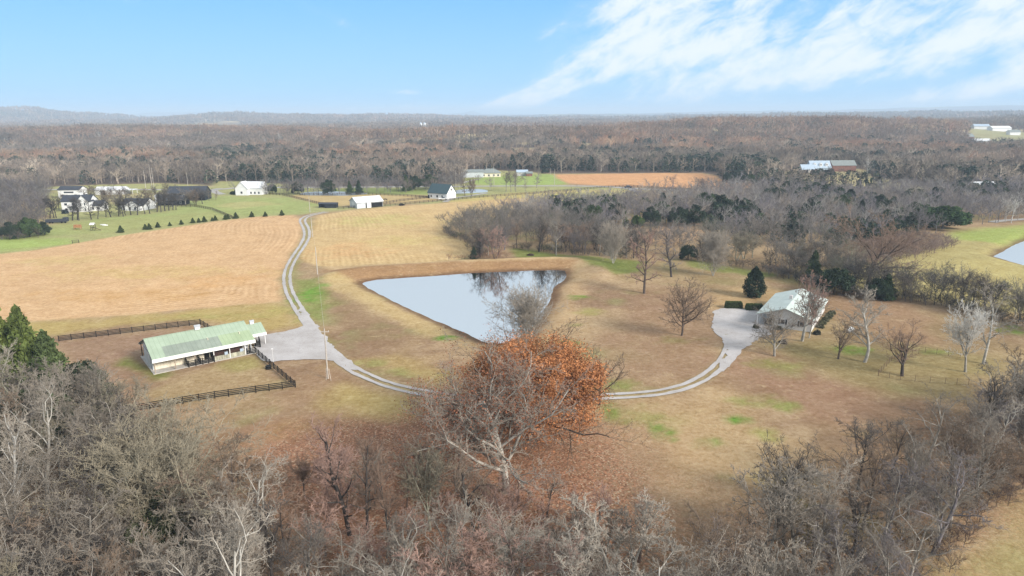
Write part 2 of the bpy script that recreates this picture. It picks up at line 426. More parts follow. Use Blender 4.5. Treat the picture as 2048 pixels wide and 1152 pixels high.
TRACK_PX = [(654, 424), (632, 428), (612, 434), (605, 442), (611, 455), (614, 470), (607, 488), (594, 507), (583, 525), (575, 546), (575, 570), (584, 595), (599, 620),
            (615, 645), (632, 670), (650, 694), (672, 712), (700, 735), (740, 755), (785, 772), (850, 786), (930, 797), (1010, 803), (1110, 802), (1200, 794), (1260, 791), (1320, 785),
            (1370, 773), (1410, 754), (1438, 732), (1453, 712), (1462, 692)]
TRACK = PP(TRACK_PX)
OPEN_W = [  # open land among the far woods
    [(-300, 700), (-300, 520), (0, 478), (60, 474), (96, 466), (92, 440), (96, 392), (110, 373), (200, 369), (330, 366), (425, 372), (440, 362), (560, 368), (640, 376), (800, 374), (930, 368), (925, 348), (1000, 341), (1105, 347),
     (1400, 345), (1432, 350), (1450, 366), (1540, 366), (1540, 379), (1420, 384), (1290, 392), (1150, 400), (1020, 410), (900, 440), (900, 600), (400, 700)],
    [(1535, 348), (1600, 339), (1720, 337), (1745, 352), (1800, 366), (1900, 381), (1850, 384), (1700, 372), (1600, 362), (1540, 358)],
    [(636, 270), (640, 266), (740, 266), (830, 268), (820, 272), (700, 273)],
    [(1785, 254), (1785, 251), (1880, 251), (1880, 255)],
    [(1930, 296), (1935, 272), (1990, 270), (2048, 272), (2100, 280), (2060, 296), (1960, 299)],
    [(385, 262), (380, 250), (480, 248), (500, 262)],
    [(1262, 500), (1250, 484), (1272, 456), (1400, 452), (1425, 462), (1410, 490), (1390, 500)],
    [(1530, 560), (1700, 520), (1860, 505), (1890, 462), (2048, 448), (2300, 430), (2300, 700), (2060, 640), (1850, 602), (1640, 575)],
    [(1945, 388), (1945, 380), (1990, 380), (1990, 388)],
]
OPEN_WP = [PP(p) for p in OPEN_W]
ZONES = [
    # px outline, colour, soft, rag, weight
    ([(-400, 760), (-60, 790), (110, 800), (200, 850), (300, 880), (480, 890), (600, 860), (660, 850), (860, 830), (1180, 850), (1240, 960), (1300, 1050), (1420, 1060), (1560, 1010), (1700, 930), (1880, 830), (2100, 780), (2400, 900), (2048, 985), (1870, 1150), (1700, 1500), (-900, 1500)], (128, 106, 86), 5, 8, .75),
    ([(560, 900), (700, 860), (860, 830), (960, 830), (1180, 850), (1260, 960), (1290, 1060), (1200, 1300), (600, 1400), (600, 1050)], (176, 132, 104), 6, 9, .7),
    ([(1180, 870), (1260, 850), (1400, 960), (1420, 1060), (1300, 1080), (1240, 980)], (198, 166, 130), 8, 8, .6),
    ([(130, 684), (260, 668), (400, 650), (300, 700), (312, 745), (340, 765), (305, 835), (200, 830), (150, 740)], (164, 132, 108), 3, 3, .8),
    ([(250, 715), (300, 735), (345, 752), (335, 757), (275, 748), (245, 730)], (118, 130, 56), 1.5, 2, .8),
    ([(340, 752), (505, 708), (585, 772), (480, 790), (310, 815), (300, 790)], (184, 158, 116), 2, 2, .75),
    ([(440, 728), (505, 712), (540, 738), (470, 742)], (168, 160, 92), 2, 2, .6),
    ([(560, 800), (620, 730), (690, 735), (760, 775), (850, 800), (830, 850), (620, 860)], (172, 140, 108), 4, 6, .7),
    ([(690, 775), (780, 795), (860, 800), (820, 830), (700, 830)], (200, 178, 112), 4, 5, .7),
    ([(640, 580), (700, 590), (760, 650), (850, 690), (830, 720), (720, 700), (660, 650)], (156, 126, 96), 4, 5, .7),
    ([(585, 560), (640, 560), (665, 610), (640, 640), (610, 615)], (132, 148, 70), 3, 3, .75),
    ([(610, 440), (624, 436), (626, 470), (610, 520), (585, 545), (590, 600), (640, 660), (690, 710), (670, 712), (600, 625), (570, 570), (580, 510), (608, 475)], (160, 156, 92), 2, 2, .7),
    ([(-200, 648), (150, 640), (400, 620), (565, 604), (600, 650), (520, 662), (420, 645), (380, 640), (130, 668), (-100, 690)], (196, 172, 108), 3, 3, .8),
    ([(700, 720), (800, 700), (900, 735), (900, 780), (780, 760)], (196, 170, 110), 4, 5, .6),
    # pond bank, berm
    ([(660, 532), (760, 528), (900, 522), (1050, 519), (1150, 517), (1160, 530), (1140, 545), (1050, 541), (850, 551), (760, 557), (722, 566), (690, 556), (640, 545)], (176, 138, 98), 2, 1, .9),
    ([(640, 529), (760, 526), (900, 522), (1080, 518), (1180, 515), (1190, 521), (1100, 523), (900, 529), (760, 536), (660, 541)], (214, 184, 138), 1.5, 1, .85),
    ([(650, 545), (700, 558), (726, 572), (800, 612), (900, 660), (960, 690), (940, 700), (860, 668), (760, 625), (660, 580)], (212, 184, 130), 2.5, 2, .8),
    ([(1150, 520), (1200, 520), (1170, 560), (1150, 610), (1140, 660), (1090, 700), (1060, 690), (1100, 640), (1110, 590), (1140, 550)], (208, 176, 132), 4, 4, .75),
    ([(1110, 560), (1128, 562), (1118, 590), (1108, 625), (1098, 620), (1104, 590)], (166, 128, 94), 1.5, 1, .7),
    # east lawns
    ([(1210, 520), (1420, 520), (1560, 548), (1700, 600), (1850, 640), (1960, 660), (2048, 690), (2048, 760), (1700, 760), (1500, 600), (1300, 560), (1200, 545)], (160, 140, 98), 6, 8, .5),
    ([(1290, 570), (1420, 570), (1440, 620), (1425, 700), (1380, 760), (1240, 780), (1200, 690), (1260, 640)], (166, 134, 106), 6, 8, .75),
    ([(1500, 560), (1620, 570), (1760, 590), (1880, 620), (1880, 700), (1760, 680), (1660, 620), (1560, 580)], (170, 136, 106), 5, 6, .75),
    ([(1430, 590), (1500, 570), (1600, 590), (1560, 610), (1440, 612)], (196, 164, 118), 3, 4, .7),
    ([(1480, 720), (1700, 760), (1760, 790), (1700, 850), (1560, 800), (1480, 770)], (170, 134, 108), 6, 8, .7),
    ([(1240, 800), (1440, 770), (1500, 790), (1480, 860), (1500, 930), (1380, 960), (1260, 880)], (202, 172, 128), 5, 8, .6),
    ([(1560, 690), (1800, 690), (1980, 720), (1960, 800), (1740, 780), (1600, 740)], (158, 144, 94), 4, 5, .6),
    ([(1030, 498), (1115, 507), (1190, 513), (1285, 522), (1290, 540), (1230, 552), (1150, 516), (1032, 519)], (124, 142, 62), 2, 2, .75),
    ([(1372, 521), (1420, 524), (1470, 534), (1560, 548), (1560, 556), (1440, 545), (1380, 533)], (128, 144, 66), 2, 2, .7),
    # north lawns
    ([(-300, 530), (-120, 510), (0, 478), (60, 474), (96, 466), (92, 440), (96, 392), (110, 373), (200, 369), (330, 366), (425, 372), (440, 362), (560, 368), (640, 376), (800, 374), (930, 368), (925, 348), (1000, 341), (1105, 347), (1120, 372), (1200, 374), (1290, 378), (1290, 392), (1150, 400), (1020, 400), (900, 404), (760, 414), (640, 425), (590, 432), (430, 445), (300, 463), (150, 490), (0, 512), (-200, 545)], (178, 178, 118), 6, 6, .9),
    ([(0, 478), (120, 470), (300, 455), (440, 437), (560, 428), (600, 428), (640, 408), (560, 396), (460, 392), (400, 392), (330, 425), (200, 436), (100, 455)], (166, 180, 106), 5, 6, .6),
    ([(180, 470), (110, 450), (240, 440), (420, 425), (470, 430), (300, 460)], (176, 172, 112), 5, 6, .5),
    ([(-50, 506), (0, 504), (140, 486), (130, 478), (0, 476), (-50, 480)], (168, 190, 98), 4, 4, .7),
    ([(430, 412), (480, 403), (520, 403), (560, 408), (470, 418)], (200, 186, 128), 4, 4, .6),
    ([(575, 391), (640, 388), (860, 390), (900, 398), (860, 403), (700, 414), (660, 411), (600, 400)], (206, 178, 128), 2, 2, .9),
    ([(700, 376), (860, 378), (860, 389), (620, 386)], (140, 158, 84), 5, 5, .7),
    ([(200, 385), (330, 385), (330, 420), (250, 412), (170, 400)], (188, 170, 128), 5, 5, .7),
    ([(1000, 352), (1105, 348), (1120, 360), (1145, 369), (1000, 371), (930, 366), (930, 358)], (164, 186, 100), 3, 3, .8),
    ([(900, 402), (1020, 386), (1160, 380), (1280, 380), (1290, 392), (1150, 400), (1050, 420), (1000, 430), (930, 425)], (214, 190, 122), 4, 4, .7),
    ([(1090, 388), (1200, 384), (1285, 385), (1220, 396), (1120, 400)], (186, 186, 108), 4, 4, .6),
    (OPEN_W[1], (194, 180, 132), 5, 6, .9), (OPEN_W[2], (206, 176, 132), 6, 6, .9), (OPEN_W[3], (206, 206, 130), 6, 6, .9), (OPEN_W[4], (168, 172, 124), 6, 6, .65), (OPEN_W[5], (170, 150, 120), 12, 12, .6),
    (OPEN_W[7], (188, 174, 114), 5, 5, .9),
    ([(1780, 560), (1900, 525), (2000, 520), (2100, 545), (2060, 600), (1900, 580)], (204, 186, 122), 5, 5, .6),
    ([(1885, 464), (2048, 450), (2100, 470), (2000, 490), (1900, 478)], (158, 186, 86), 5, 5, .6),
    ([(2048, 985), (2300, 880), (2500, 1300), (1880, 1500), (1868, 1160), (1930, 1080)], (190, 168, 120), 3, 3, .85),
    ([(2048, 1110), (2200, 1080), (2100, 1250), (1980, 1200)], (164, 160, 98), 4, 4, .45),
    (None, LEFT_FIELD, (224, 184, 138), 1.4, .8, 1.0), (None, MID_FIELD, (218, 186, 134), 1.4, .8, 1.0), (None, FAR_FIELD, (224, 170, 122), 3, 2, 1.0), (None, GAP_FIELD, (206, 166, 124), 3, 3, .8),
]
# patches: px centre, half sizes px, colour, weight
PATCH = [(620, 590, 34, 22, (120, 160, 62), .9), (610, 620, 24, 10, (132, 158, 70), .6), (892, 676, 22, 6, (112, 150, 58), .9), (800, 745, 60, 12, (150, 158, 84), .5), (740, 725, 40, 10, (160, 164, 92), .5),
         (1160, 594, 24, 6, (120, 148, 58), .9), (1180, 622, 40, 9, (176, 172, 96), .6), (1140, 685, 30, 9, (112, 132, 62), .8), (1150, 650, 16, 4, (146, 150, 80), .6), (1225, 825, 26, 22, (128, 150, 62), .75),
         (1230, 770, 44, 12, (140, 148, 78), .7), (1325, 858, 34, 22, (116, 152, 60), .85), (1290, 835, 60, 22, (150, 156, 80), .5), (1473, 838, 32, 9, (104, 150, 52), .95), (1500, 800, 60, 18, (150, 158, 80), .6),
         (1570, 812, 40, 12, (140, 158, 72), .6), (1420, 880, 24, 14, (132, 150, 70), .7), (1390, 892, 16, 6, (120, 148, 62), .7), (1540, 870, 30, 14, (164, 168, 92), .6), (1460, 955, 30, 14, (104, 124, 54), .8),
         (1368, 970, 14, 5, (120, 140, 66), .7), (1555, 730, 60, 14, (146, 148, 76), .6), (1700, 700, 44, 9, (130, 156, 62), .75), (1880, 705, 40, 10, (130, 158, 66), .6), (2020, 660, 40, 14, (128, 158, 62), .8),
         (1365, 680, 55, 9, (142, 132, 78), .55), (1227, 530, 28, 8, (120, 132, 66), .8), (1580, 960, 90, 30, (150, 142, 80), .5), (1700, 1060, 120, 40, (122, 122, 62), .55), (1620, 1010, 60, 20, (110, 118, 58), .6),
         (600, 640, 26, 6, (186, 182, 96), .6), (430, 632, 120, 7, (166, 166, 92), .5), (560, 620, 30, 8, (180, 176, 98), .5), (530, 690, 22, 6, (180, 160, 120), .4), (250, 590, 200, 14, (214, 168, 108), .6), (300, 545, 220, 16, (214, 186, 116), .5),
         (450, 560, 90, 16, (222, 172, 112), .6), (130, 520, 90, 12, (212, 190, 122), .5), (760, 440, 110, 12, (204, 192, 120), .7), (820, 480, 90, 12, (214, 194, 124), .5), (700, 500, 90, 16, (226, 178, 124), .6), (560, 860, 60, 24, (182, 148, 104), .6),
         (420, 880, 120, 20, (150, 118, 84), .5), (1660, 620, 60, 16, (150, 120, 88), .4), (900, 750, 40, 14, (170, 158, 96), .5), (1040, 720, 60, 20, (176, 150, 108), .4)]


def ground_colour(x, y):
    """albedo of the land cover at world points"""
    d = np.sqrt(x * x + y * y)
    n1 = fbm(x / 30, y / 30, 31, 5); n2 = fbm(x / 9, y / 9, 47, 4); n3 = fbm(x / 90, y / 90, 53, 4)
    tan = alb(184, 156, 120)[None]; brn = alb(160, 130, 102)[None]; grn = alb(154, 150, 98)[None]; pale = alb(206, 178, 138)[None]
    col = tan + (brn - tan) * sstep(n1, .47, .68)[:, None]
    col = col + (grn - col) * (sstep(n2 * .6 + n3 * .4, .54, .68) * .6)[:, None]
    col = col + (pale - col) * (sstep(1 - n2, .55, .72) * .5)[:, None]
    # woods floor far away: everything beyond 420 m that is not listed as open
    openm = np.zeros(x.shape, bool)
    for p in OPEN_WP: openm |= inside(x, y, p)
    far = sstep(y, 395, 440) * (~openm)
    wood = alb(116, 101, 90)[None] * (0.75 + 0.5 * n2[:, None])
    can = alb(112, 98, 90)[None] * (0.6 + 0.85 * fbm(x / 60, y / 60, 71, 4)[:, None])
    rust = alb(138, 104, 86)[None]; olive = alb(92, 98, 84)[None]; grass = alb(186, 176, 128)[None]
    k = sstep(fbm(x / 500, y / 260, 81, 4), .5, .62)[:, None]; can = can + (rust - can) * k * .55
    k = sstep(fbm(x / 300, y / 200, 91, 4), .55, .66)[:, None]; can = can + (olive - can) * k * .75
    k = sstep(fbm(x / 420, y / 620, 101, 5), .60, .66)[:, None]; can = can + (grass - can) * k * .75
    wood = wood + (can - wood) * sstep(d, 2300, 3000)[:, None]
    col = col + (wood - col) * far[:, None]
    k = ((fbm(x / 90, y / 90, 66, 3) > .63) & (y > 720) & (d < 5300))[:, None]; col = np.where(k, alb(186, 168, 128)[None] * (.8 + .4 * n2[:, None]), col)
    near = (y < 1600) & (y > -50) & (np.abs(x) < 1500)
    for z in ZONES:
        if z[0] is None: _, poly, c, soft, rag, w = z
        else:
            px, c, soft, rag, w = z; poly = PP(px)
        c = alb(*c)
        lo = poly.min(0) - soft - rag; hi = poly.max(0) + soft + rag
        k = np.nonzero((x > lo[0]) & (x < hi[0]) & (y > lo[1]) & (y < hi[1]))[0]
        if not len(k): continue
        xs, ys = x[k], y[k]
        s = sdf(xs, ys, poly) + (fbm(xs / (rag * 2 + 3), ys / (rag * 2 + 3), len(px) if z[0] else 7, 3) - .5) * 3 * rag
        wt = (1 - sstep(s, -soft, soft)) * w
        tone = (0.90 + 0.2 * n2[k])[:, None]
        col[k] = col[k] + (c[None] * tone - col[k]) * wt[:, None]
    for i, (cx, cy, hx, hy, c, w) in enumerate(PATCH):
        c = alb(*c); X0, Y0 = P(cx, cy); rx = abs(P(cx + hx, cy)[0] - X0); ry = abs(P(cx, cy - hy)[1] - Y0)
        k = np.nonzero((np.abs(x - X0) < rx * 1.8) & (np.abs(y - Y0) < ry * 1.8))[0]
        if not len(k): continue
        q = np.sqrt(((x[k] - X0) / rx) ** 2 + ((y[k] - Y0) / ry) ** 2) + (fbm(x[k] / 4, y[k] / 4, 200 + i, 4) - .5) * 1.7
        wt = (1 - sstep(q, .35, 1.2)) * w * .8 * (.45 + .9 * sstep(fbm(x[k] / 1.6, y[k] / 1.6, 300 + i, 3), .35, .6))
        col[k] = col[k] + (c[None] - col[k]) * wt[:, None]
    # worn verge beside the track
    k = np.nonzero((np.abs(x) < 260) & (y > 90) & (y < 380))[0]
    s = dist_line(x[k], y[k], TRACK)
    wt = (1 - sstep(s + n2[k] * 1.5, 1.2, 3.2)) * .5
    col[k] = col[k] + (alb(172, 160, 112)[None] - col[k]) * wt[:, None]
    # wet rim of the ponds
    for poly in (POND, POND2):
        c0 = poly.mean(0); r = np.abs(poly - c0).max() + 5
        k = np.nonzero((np.abs(x - c0[0]) < r) & (np.abs(y - c0[1]) < r))[0]
        s = sdf(x[k], y[k], poly)
        wt = (1 - sstep(s + (n2[k] - .5) * 3, .6, 3.2)) * .8
        col[k] = col[k] + (alb(112, 84, 62)[None] - col[k]) * wt[:, None]
    return col


def far_mat():
    m, n, b, out = new_mat('wooded_hills')
    at_ = n.n('ShaderNodeAttribute', attribute_name='Col'); geo = n.n('ShaderNodeNewGeometry'); pos = geo.outputs['Position']
    f1 = n.noise(pos, .022, 6, .72); f2 = n.noise(pos, .0045, 5, .62)
    g = n.m('ADD', n.m('MULTIPLY', n.ramp(f1, .35, .68), .9), n.m('MULTIPLY', n.ramp(f2, .35, .65), .7))
    g = n.m('ADD', g, .25); cc = n.n('ShaderNodeCombineColor'); n.link(g, cc.inputs[0]); n.link(g, cc.inputs[1]); n.link(n.m('POWER', g, .85), cc.inputs[2])
    n.link(n.mix(1.0, at_.outputs['Color'], cc.outputs[0], 'MULTIPLY'), b.inputs['Base Color']); b.inputs['Roughness'].default_value = 1; b.inputs['Specular IOR Level'].default_value = 0
    bp = n.n('ShaderNodeBump'); bp.inputs['Strength'].default_value = 1; bp.inputs['Distance'].default_value = 9; n.link(f1, bp.inputs['Height']); n.link(bp.outputs[0], b.inputs['Normal'])
    return m

def build_ground():
    ys = [-420, -300, -200, -120, -60, -20, 0, 12, 22]; y = 28.0
    while y < 27000:
        ys.append(y); y += 1.25 * max(1.0, y / 250) ** 1.6
    xs = []; x = 0.65
    while x < 27000:
        xs.append(x); x += 1.3 * max(1.0, x / 125) ** 1.5
    xs = np.array([-v for v in xs[::-1]] + xs); ys = np.array(ys, float)
    gx, gy = np.meshgrid(xs, ys); nx, ny = len(xs), len(ys)
    fx, fy = gx.ravel(), gy.ravel()
    z = ground_z(fx, fy)
    z = z + (fbm(fx / 3.5, fy / 3.5, 77, 2) - .5) * .12 * (np.hypot(fx, fy) < 400) - .0
    col = ground_colour(fx, fy)
    # furrow phase for the mown / sown fields
    row = np.zeros(len(fx)); amt = np.zeros(len(fx)); lit = np.zeros(len(fx))
    for zi, lw in ((0, .45), (1, 1.0), (2, .3)):
        poly = PP(ZONES[zi][0]); kk = np.nonzero((fy < 130) & (fy > 20) & (np.abs(fx) < 150))[0]
        lit[kk] = np.maximum(lit[kk], (1 - sstep(sdf(fx[kk], fy[kk], poly) + (fbm(fx[kk] / 7, fy[kk] / 7, 4, 3) - .5) * 12, -3, 9)) * lw)
    def field(poly, ph, lo, hi, seed):
        b0 = poly.min(0); b1 = poly.max(0)
        k = np.nonzero((fx > b0[0] - 5) & (fx < b1[0] + 5) & (fy > b0[1] - 5) & (fy < b1[1] + 5))[0]
        s = sdf(fx[k], fy[k], poly)
        row[k] = np.where(s < 2, ph(fx[k], fy[k], s), row[k])
        a = lo + (hi - lo) * sstep(fbm(fx[k] / 45, fy[k] / 45, seed, 3), .4, .62)
        amt[k] = np.where(s < 0, a, amt[k])
    tl = PP([(632, 425), (614, 434), (603, 442), (609, 460), (604, 486), (586, 512), (570, 540), (566, 575), (566, 604), (480, 611), (300, 628), (150, 638), (-300, 650)])
    field(LEFT_FIELD, lambda a, b, s: dist_line(a, b, tl) / 2.0 + fbm(a / 60, b / 60, 5, 2) * 3.0, .12, .9, 12)
    tr = PP([(620, 425), (632, 440), (628, 465), (618, 490), (606, 515), (600, 560)])
    field(MID_FIELD, lambda a, b, s: dist_line(a, b, tr) / 2.1 + fbm(a / 50, b / 50, 6, 2) * 3.0, .15, .8, 14)
    field(FAR_FIELD, lambda a, b, s: s / 5 + fbm(a / 60, b / 60, 6, 2) * 2, .2, .6, 15)
    V = np.stack([fx, fy, z], 1)
    i, j = np.meshgrid(np.arange(nx - 1), np.arange(ny - 1)); a = (j * nx + i).ravel()
    Fq = np.stack([a, a + 1, a + nx + 1, a + nx], 1)
    cx = V[Fq[:, 0], 0] * .5 + V[Fq[:, 2], 0] * .5; cy = V[Fq[:, 0], 1] * .5 + V[Fq[:, 2], 1] * .5
    zone = np.zeros(len(Fq), int)
    for q, poly in enumerate((LEFT_FIELD, MID_FIELD, FAR_FIELD), 1): zone[inside(cx, cy, poly)] = q
    zone[(zone == 0) & (np.hypot(cx, cy) > 2600)] = 4
    m, n, b, out = new_mat('grassland')
    at_ = n.n('ShaderNodeAttribute', attribute_name='Col'); geo = n.n('ShaderNodeNewGeometry')
    pos = geo.outputs['Position']
    mp = n.n('ShaderNodeMapping'); n.link(pos, mp.inputs[0]); mp.inputs['Scale'].default_value = (1, 1, 0)
    f1 = n.noise(mp.outputs[0], 1.1, 6, .68); f2 = n.noise(mp.outputs[0], .16, 5, .6); f3 = n.noise(mp.outputs[0], 6.5, 3, .7)
    f4 = n.noise(mp.outputs[0], .42, 6, .75, .6)
    g = n.m('ADD', n.m('ADD', n.m('MULTIPLY', n.m('SUBTRACT', f1, .5), 1.5), n.m('MULTIPLY', n.m('SUBTRACT', f2, .5), .6)), n.m('MULTIPLY', n.m('SUBTRACT', f3, .5), 1.1))
    g = n.m('ADD', g, n.m('MULTIPLY', n.m('SUBTRACT', f4, .5), .9))
    ra = n.n('ShaderNodeAttribute', attribute_name='row'); aa = n.n('ShaderNodeAttribute', attribute_name='rowamt')
    wob = n.m('ADD', ra.outputs['Fac'], n.m('MULTIPLY', f2, .5))
    st = n.m('SINE', n.m('MULTIPLY', wob, 2 * math.pi))
    st = n.m('ADD', st, n.m('MULTIPLY', n.m('SINE', n.m('MULTIPLY', wob, 2 * math.pi * .37)), .5))
    g = n.m('ADD', g, n.m('MULTIPLY', n.m('MULTIPLY', st, aa.outputs['Fac']), .12))
    gain = n.m('ADD', n.m('MULTIPLY', g, .85), 1.0)
    cc = n.n('ShaderNodeCombineColor')
    n.link(n.m('POWER', gain, .8), cc.inputs[0]); n.link(gain, cc.inputs[1]); n.link(n.m('POWER', gain, 1.35), cc.inputs[2])
    base = n.mix(1.0, at_.outputs['Color'], cc.outputs[0], 'MULTIPLY')
    # tufts of pale and green grass a hand or two wide
    base = n.mix(n.m('MULTIPLY', n.ramp(f4, .56, .66), .30), base, tuple(map(float, alb(214, 192, 146))))
    base = n.mix(n.m('MULTIPLY', n.ramp(n.noise(mp.outputs[0], .8, 5, .7), .58, .68), .28), base, tuple(map(float, alb(120, 112, 72))))
    # fallen leaves: cells of mixed rust, tan and dark brown
    vo = n.n('ShaderNodeTexVoronoi'); vo.inputs['Scale'].default_value = 4.5; n.link(pos, vo.inputs['Vector'])
    sc = n.n('ShaderNodeSeparateColor'); n.link(vo.outputs['Color'], sc.inputs[0])
    leafc = n.mix(n.ramp(sc.outputs[0], .2, .9), tuple(map(float, alb(120, 78, 58))), tuple(map(float, alb(206, 150, 116))))
    leafc = n.mix(n.ramp(sc.outputs[1], .86, .9), leafc, tuple(map(float, alb(214, 190, 160))))
    la = n.n('ShaderNodeAttribute', attribute_name='litter')
    lw_ = n.m('MULTIPLY', la.outputs['Fac'], n.m('MULTIPLY', n.ramp(n.m('ADD', f4, n.m('MULTIPLY', sc.outputs[2], .35)), .48, .72), .72))
    n.link(n.mix(lw_, base, leafc), b.inputs['Base Color'])
    b.inputs['Roughness'].default_value = 1; b.inputs['Specular IOR Level'].default_value = .05
    bp = n.n('ShaderNodeBump'); bp.inputs['Strength'].default_value = .5; bp.inputs['Distance'].default_value = .25
    n.link(f1, bp.inputs['Height']); n.link(bp.outputs[0], b.inputs['Normal'])
    names = ['ground', 'mown_field', 'mown_field', 'bare_field', 'distant_hills']
    for q in range(5):
        k = Fq[zone == q]
        used, inv = np.unique(k, return_inverse=True)
        me = mesh_np(names[q], V[used], [inv.reshape(-1, 4)], [m if q < 4 else far_mat()], col[used], {'row': row[used], 'rowamt': amt[used], 'litter': lit[used]}, smooth=True)
        link(names[q], me, kind='structure')
build_ground()


def water():
    mats = []
    for rough in (.06, .38): mats.append(water_mat(rough))
    pools(mats)

def water_mat(rough):
    m, n, b, out = new_mat('pond_water')
    b.inputs['Base Color'].default_value = (.16, .20, .22, 1); b.inputs['Roughness'].default_value = .25; b.inputs['Specular IOR Level'].default_value = .5
    g = n.n('ShaderNodeBsdfGlossy'); g.inputs['Roughness'].default_value = rough; g.inputs['Color'].default_value = (.70, .735, .75, 1)
    tc = n.n('ShaderNodeNewGeometry'); nz = n.noise(tc.outputs['Position'], .9, 3, .5)
    bp = n.n('ShaderNodeBump'); bp.inputs['Strength'].default_value = .06; bp.inputs['Distance'].default_value = .05; n.link(nz, bp.inputs['Height']); n.link(bp.outputs[0], g.inputs['Normal'])
    lw = n.n('ShaderNodeLayerWeight'); lw.inputs['Blend'].default_value = .68
    mx = n.n('ShaderNodeMixShader'); n.link(lw.outputs['Fresnel'], mx.inputs[0]); n.link(b.outputs[0], mx.inputs[1]); n.link(g.outputs[0], mx.inputs[2]); n.link(mx.outputs[0], out.inputs[0])
    return m

def pools(mats):
    for poly, z, grow in ((POND, PONDZ, 4.0), (POND2, PONDZ, 4.0), (POND3, .06, 0), (POND4, .06, 0)):
        p = np.array(poly); c = p.mean(0); m = mats[0 if poly is POND else 1]
        if grow:   # offset outwards
            e = np.roll(p, -1, 0) - np.roll(p, 1, 0); nn = np.stack([e[:, 1], -e[:, 0]], 1); nn /= np.linalg.norm(nn, axis=1)[:, None]
            area = np.sum(p[:, 0] * np.roll(p[:, 1], -1) - np.roll(p[:, 0], -1) * p[:, 1])
            p = p + nn * grow * (1 if area > 0 else -1)
        else: p = catmull(list(p) + [p[0]], 2.0)[:-1]
        link('pond', MB().poly([(a, b_, z + (0 if grow else gz(*c))) for a, b_ in p], [tuple(range(len(p)))]).mesh('pond', m), kind='structure')
water()


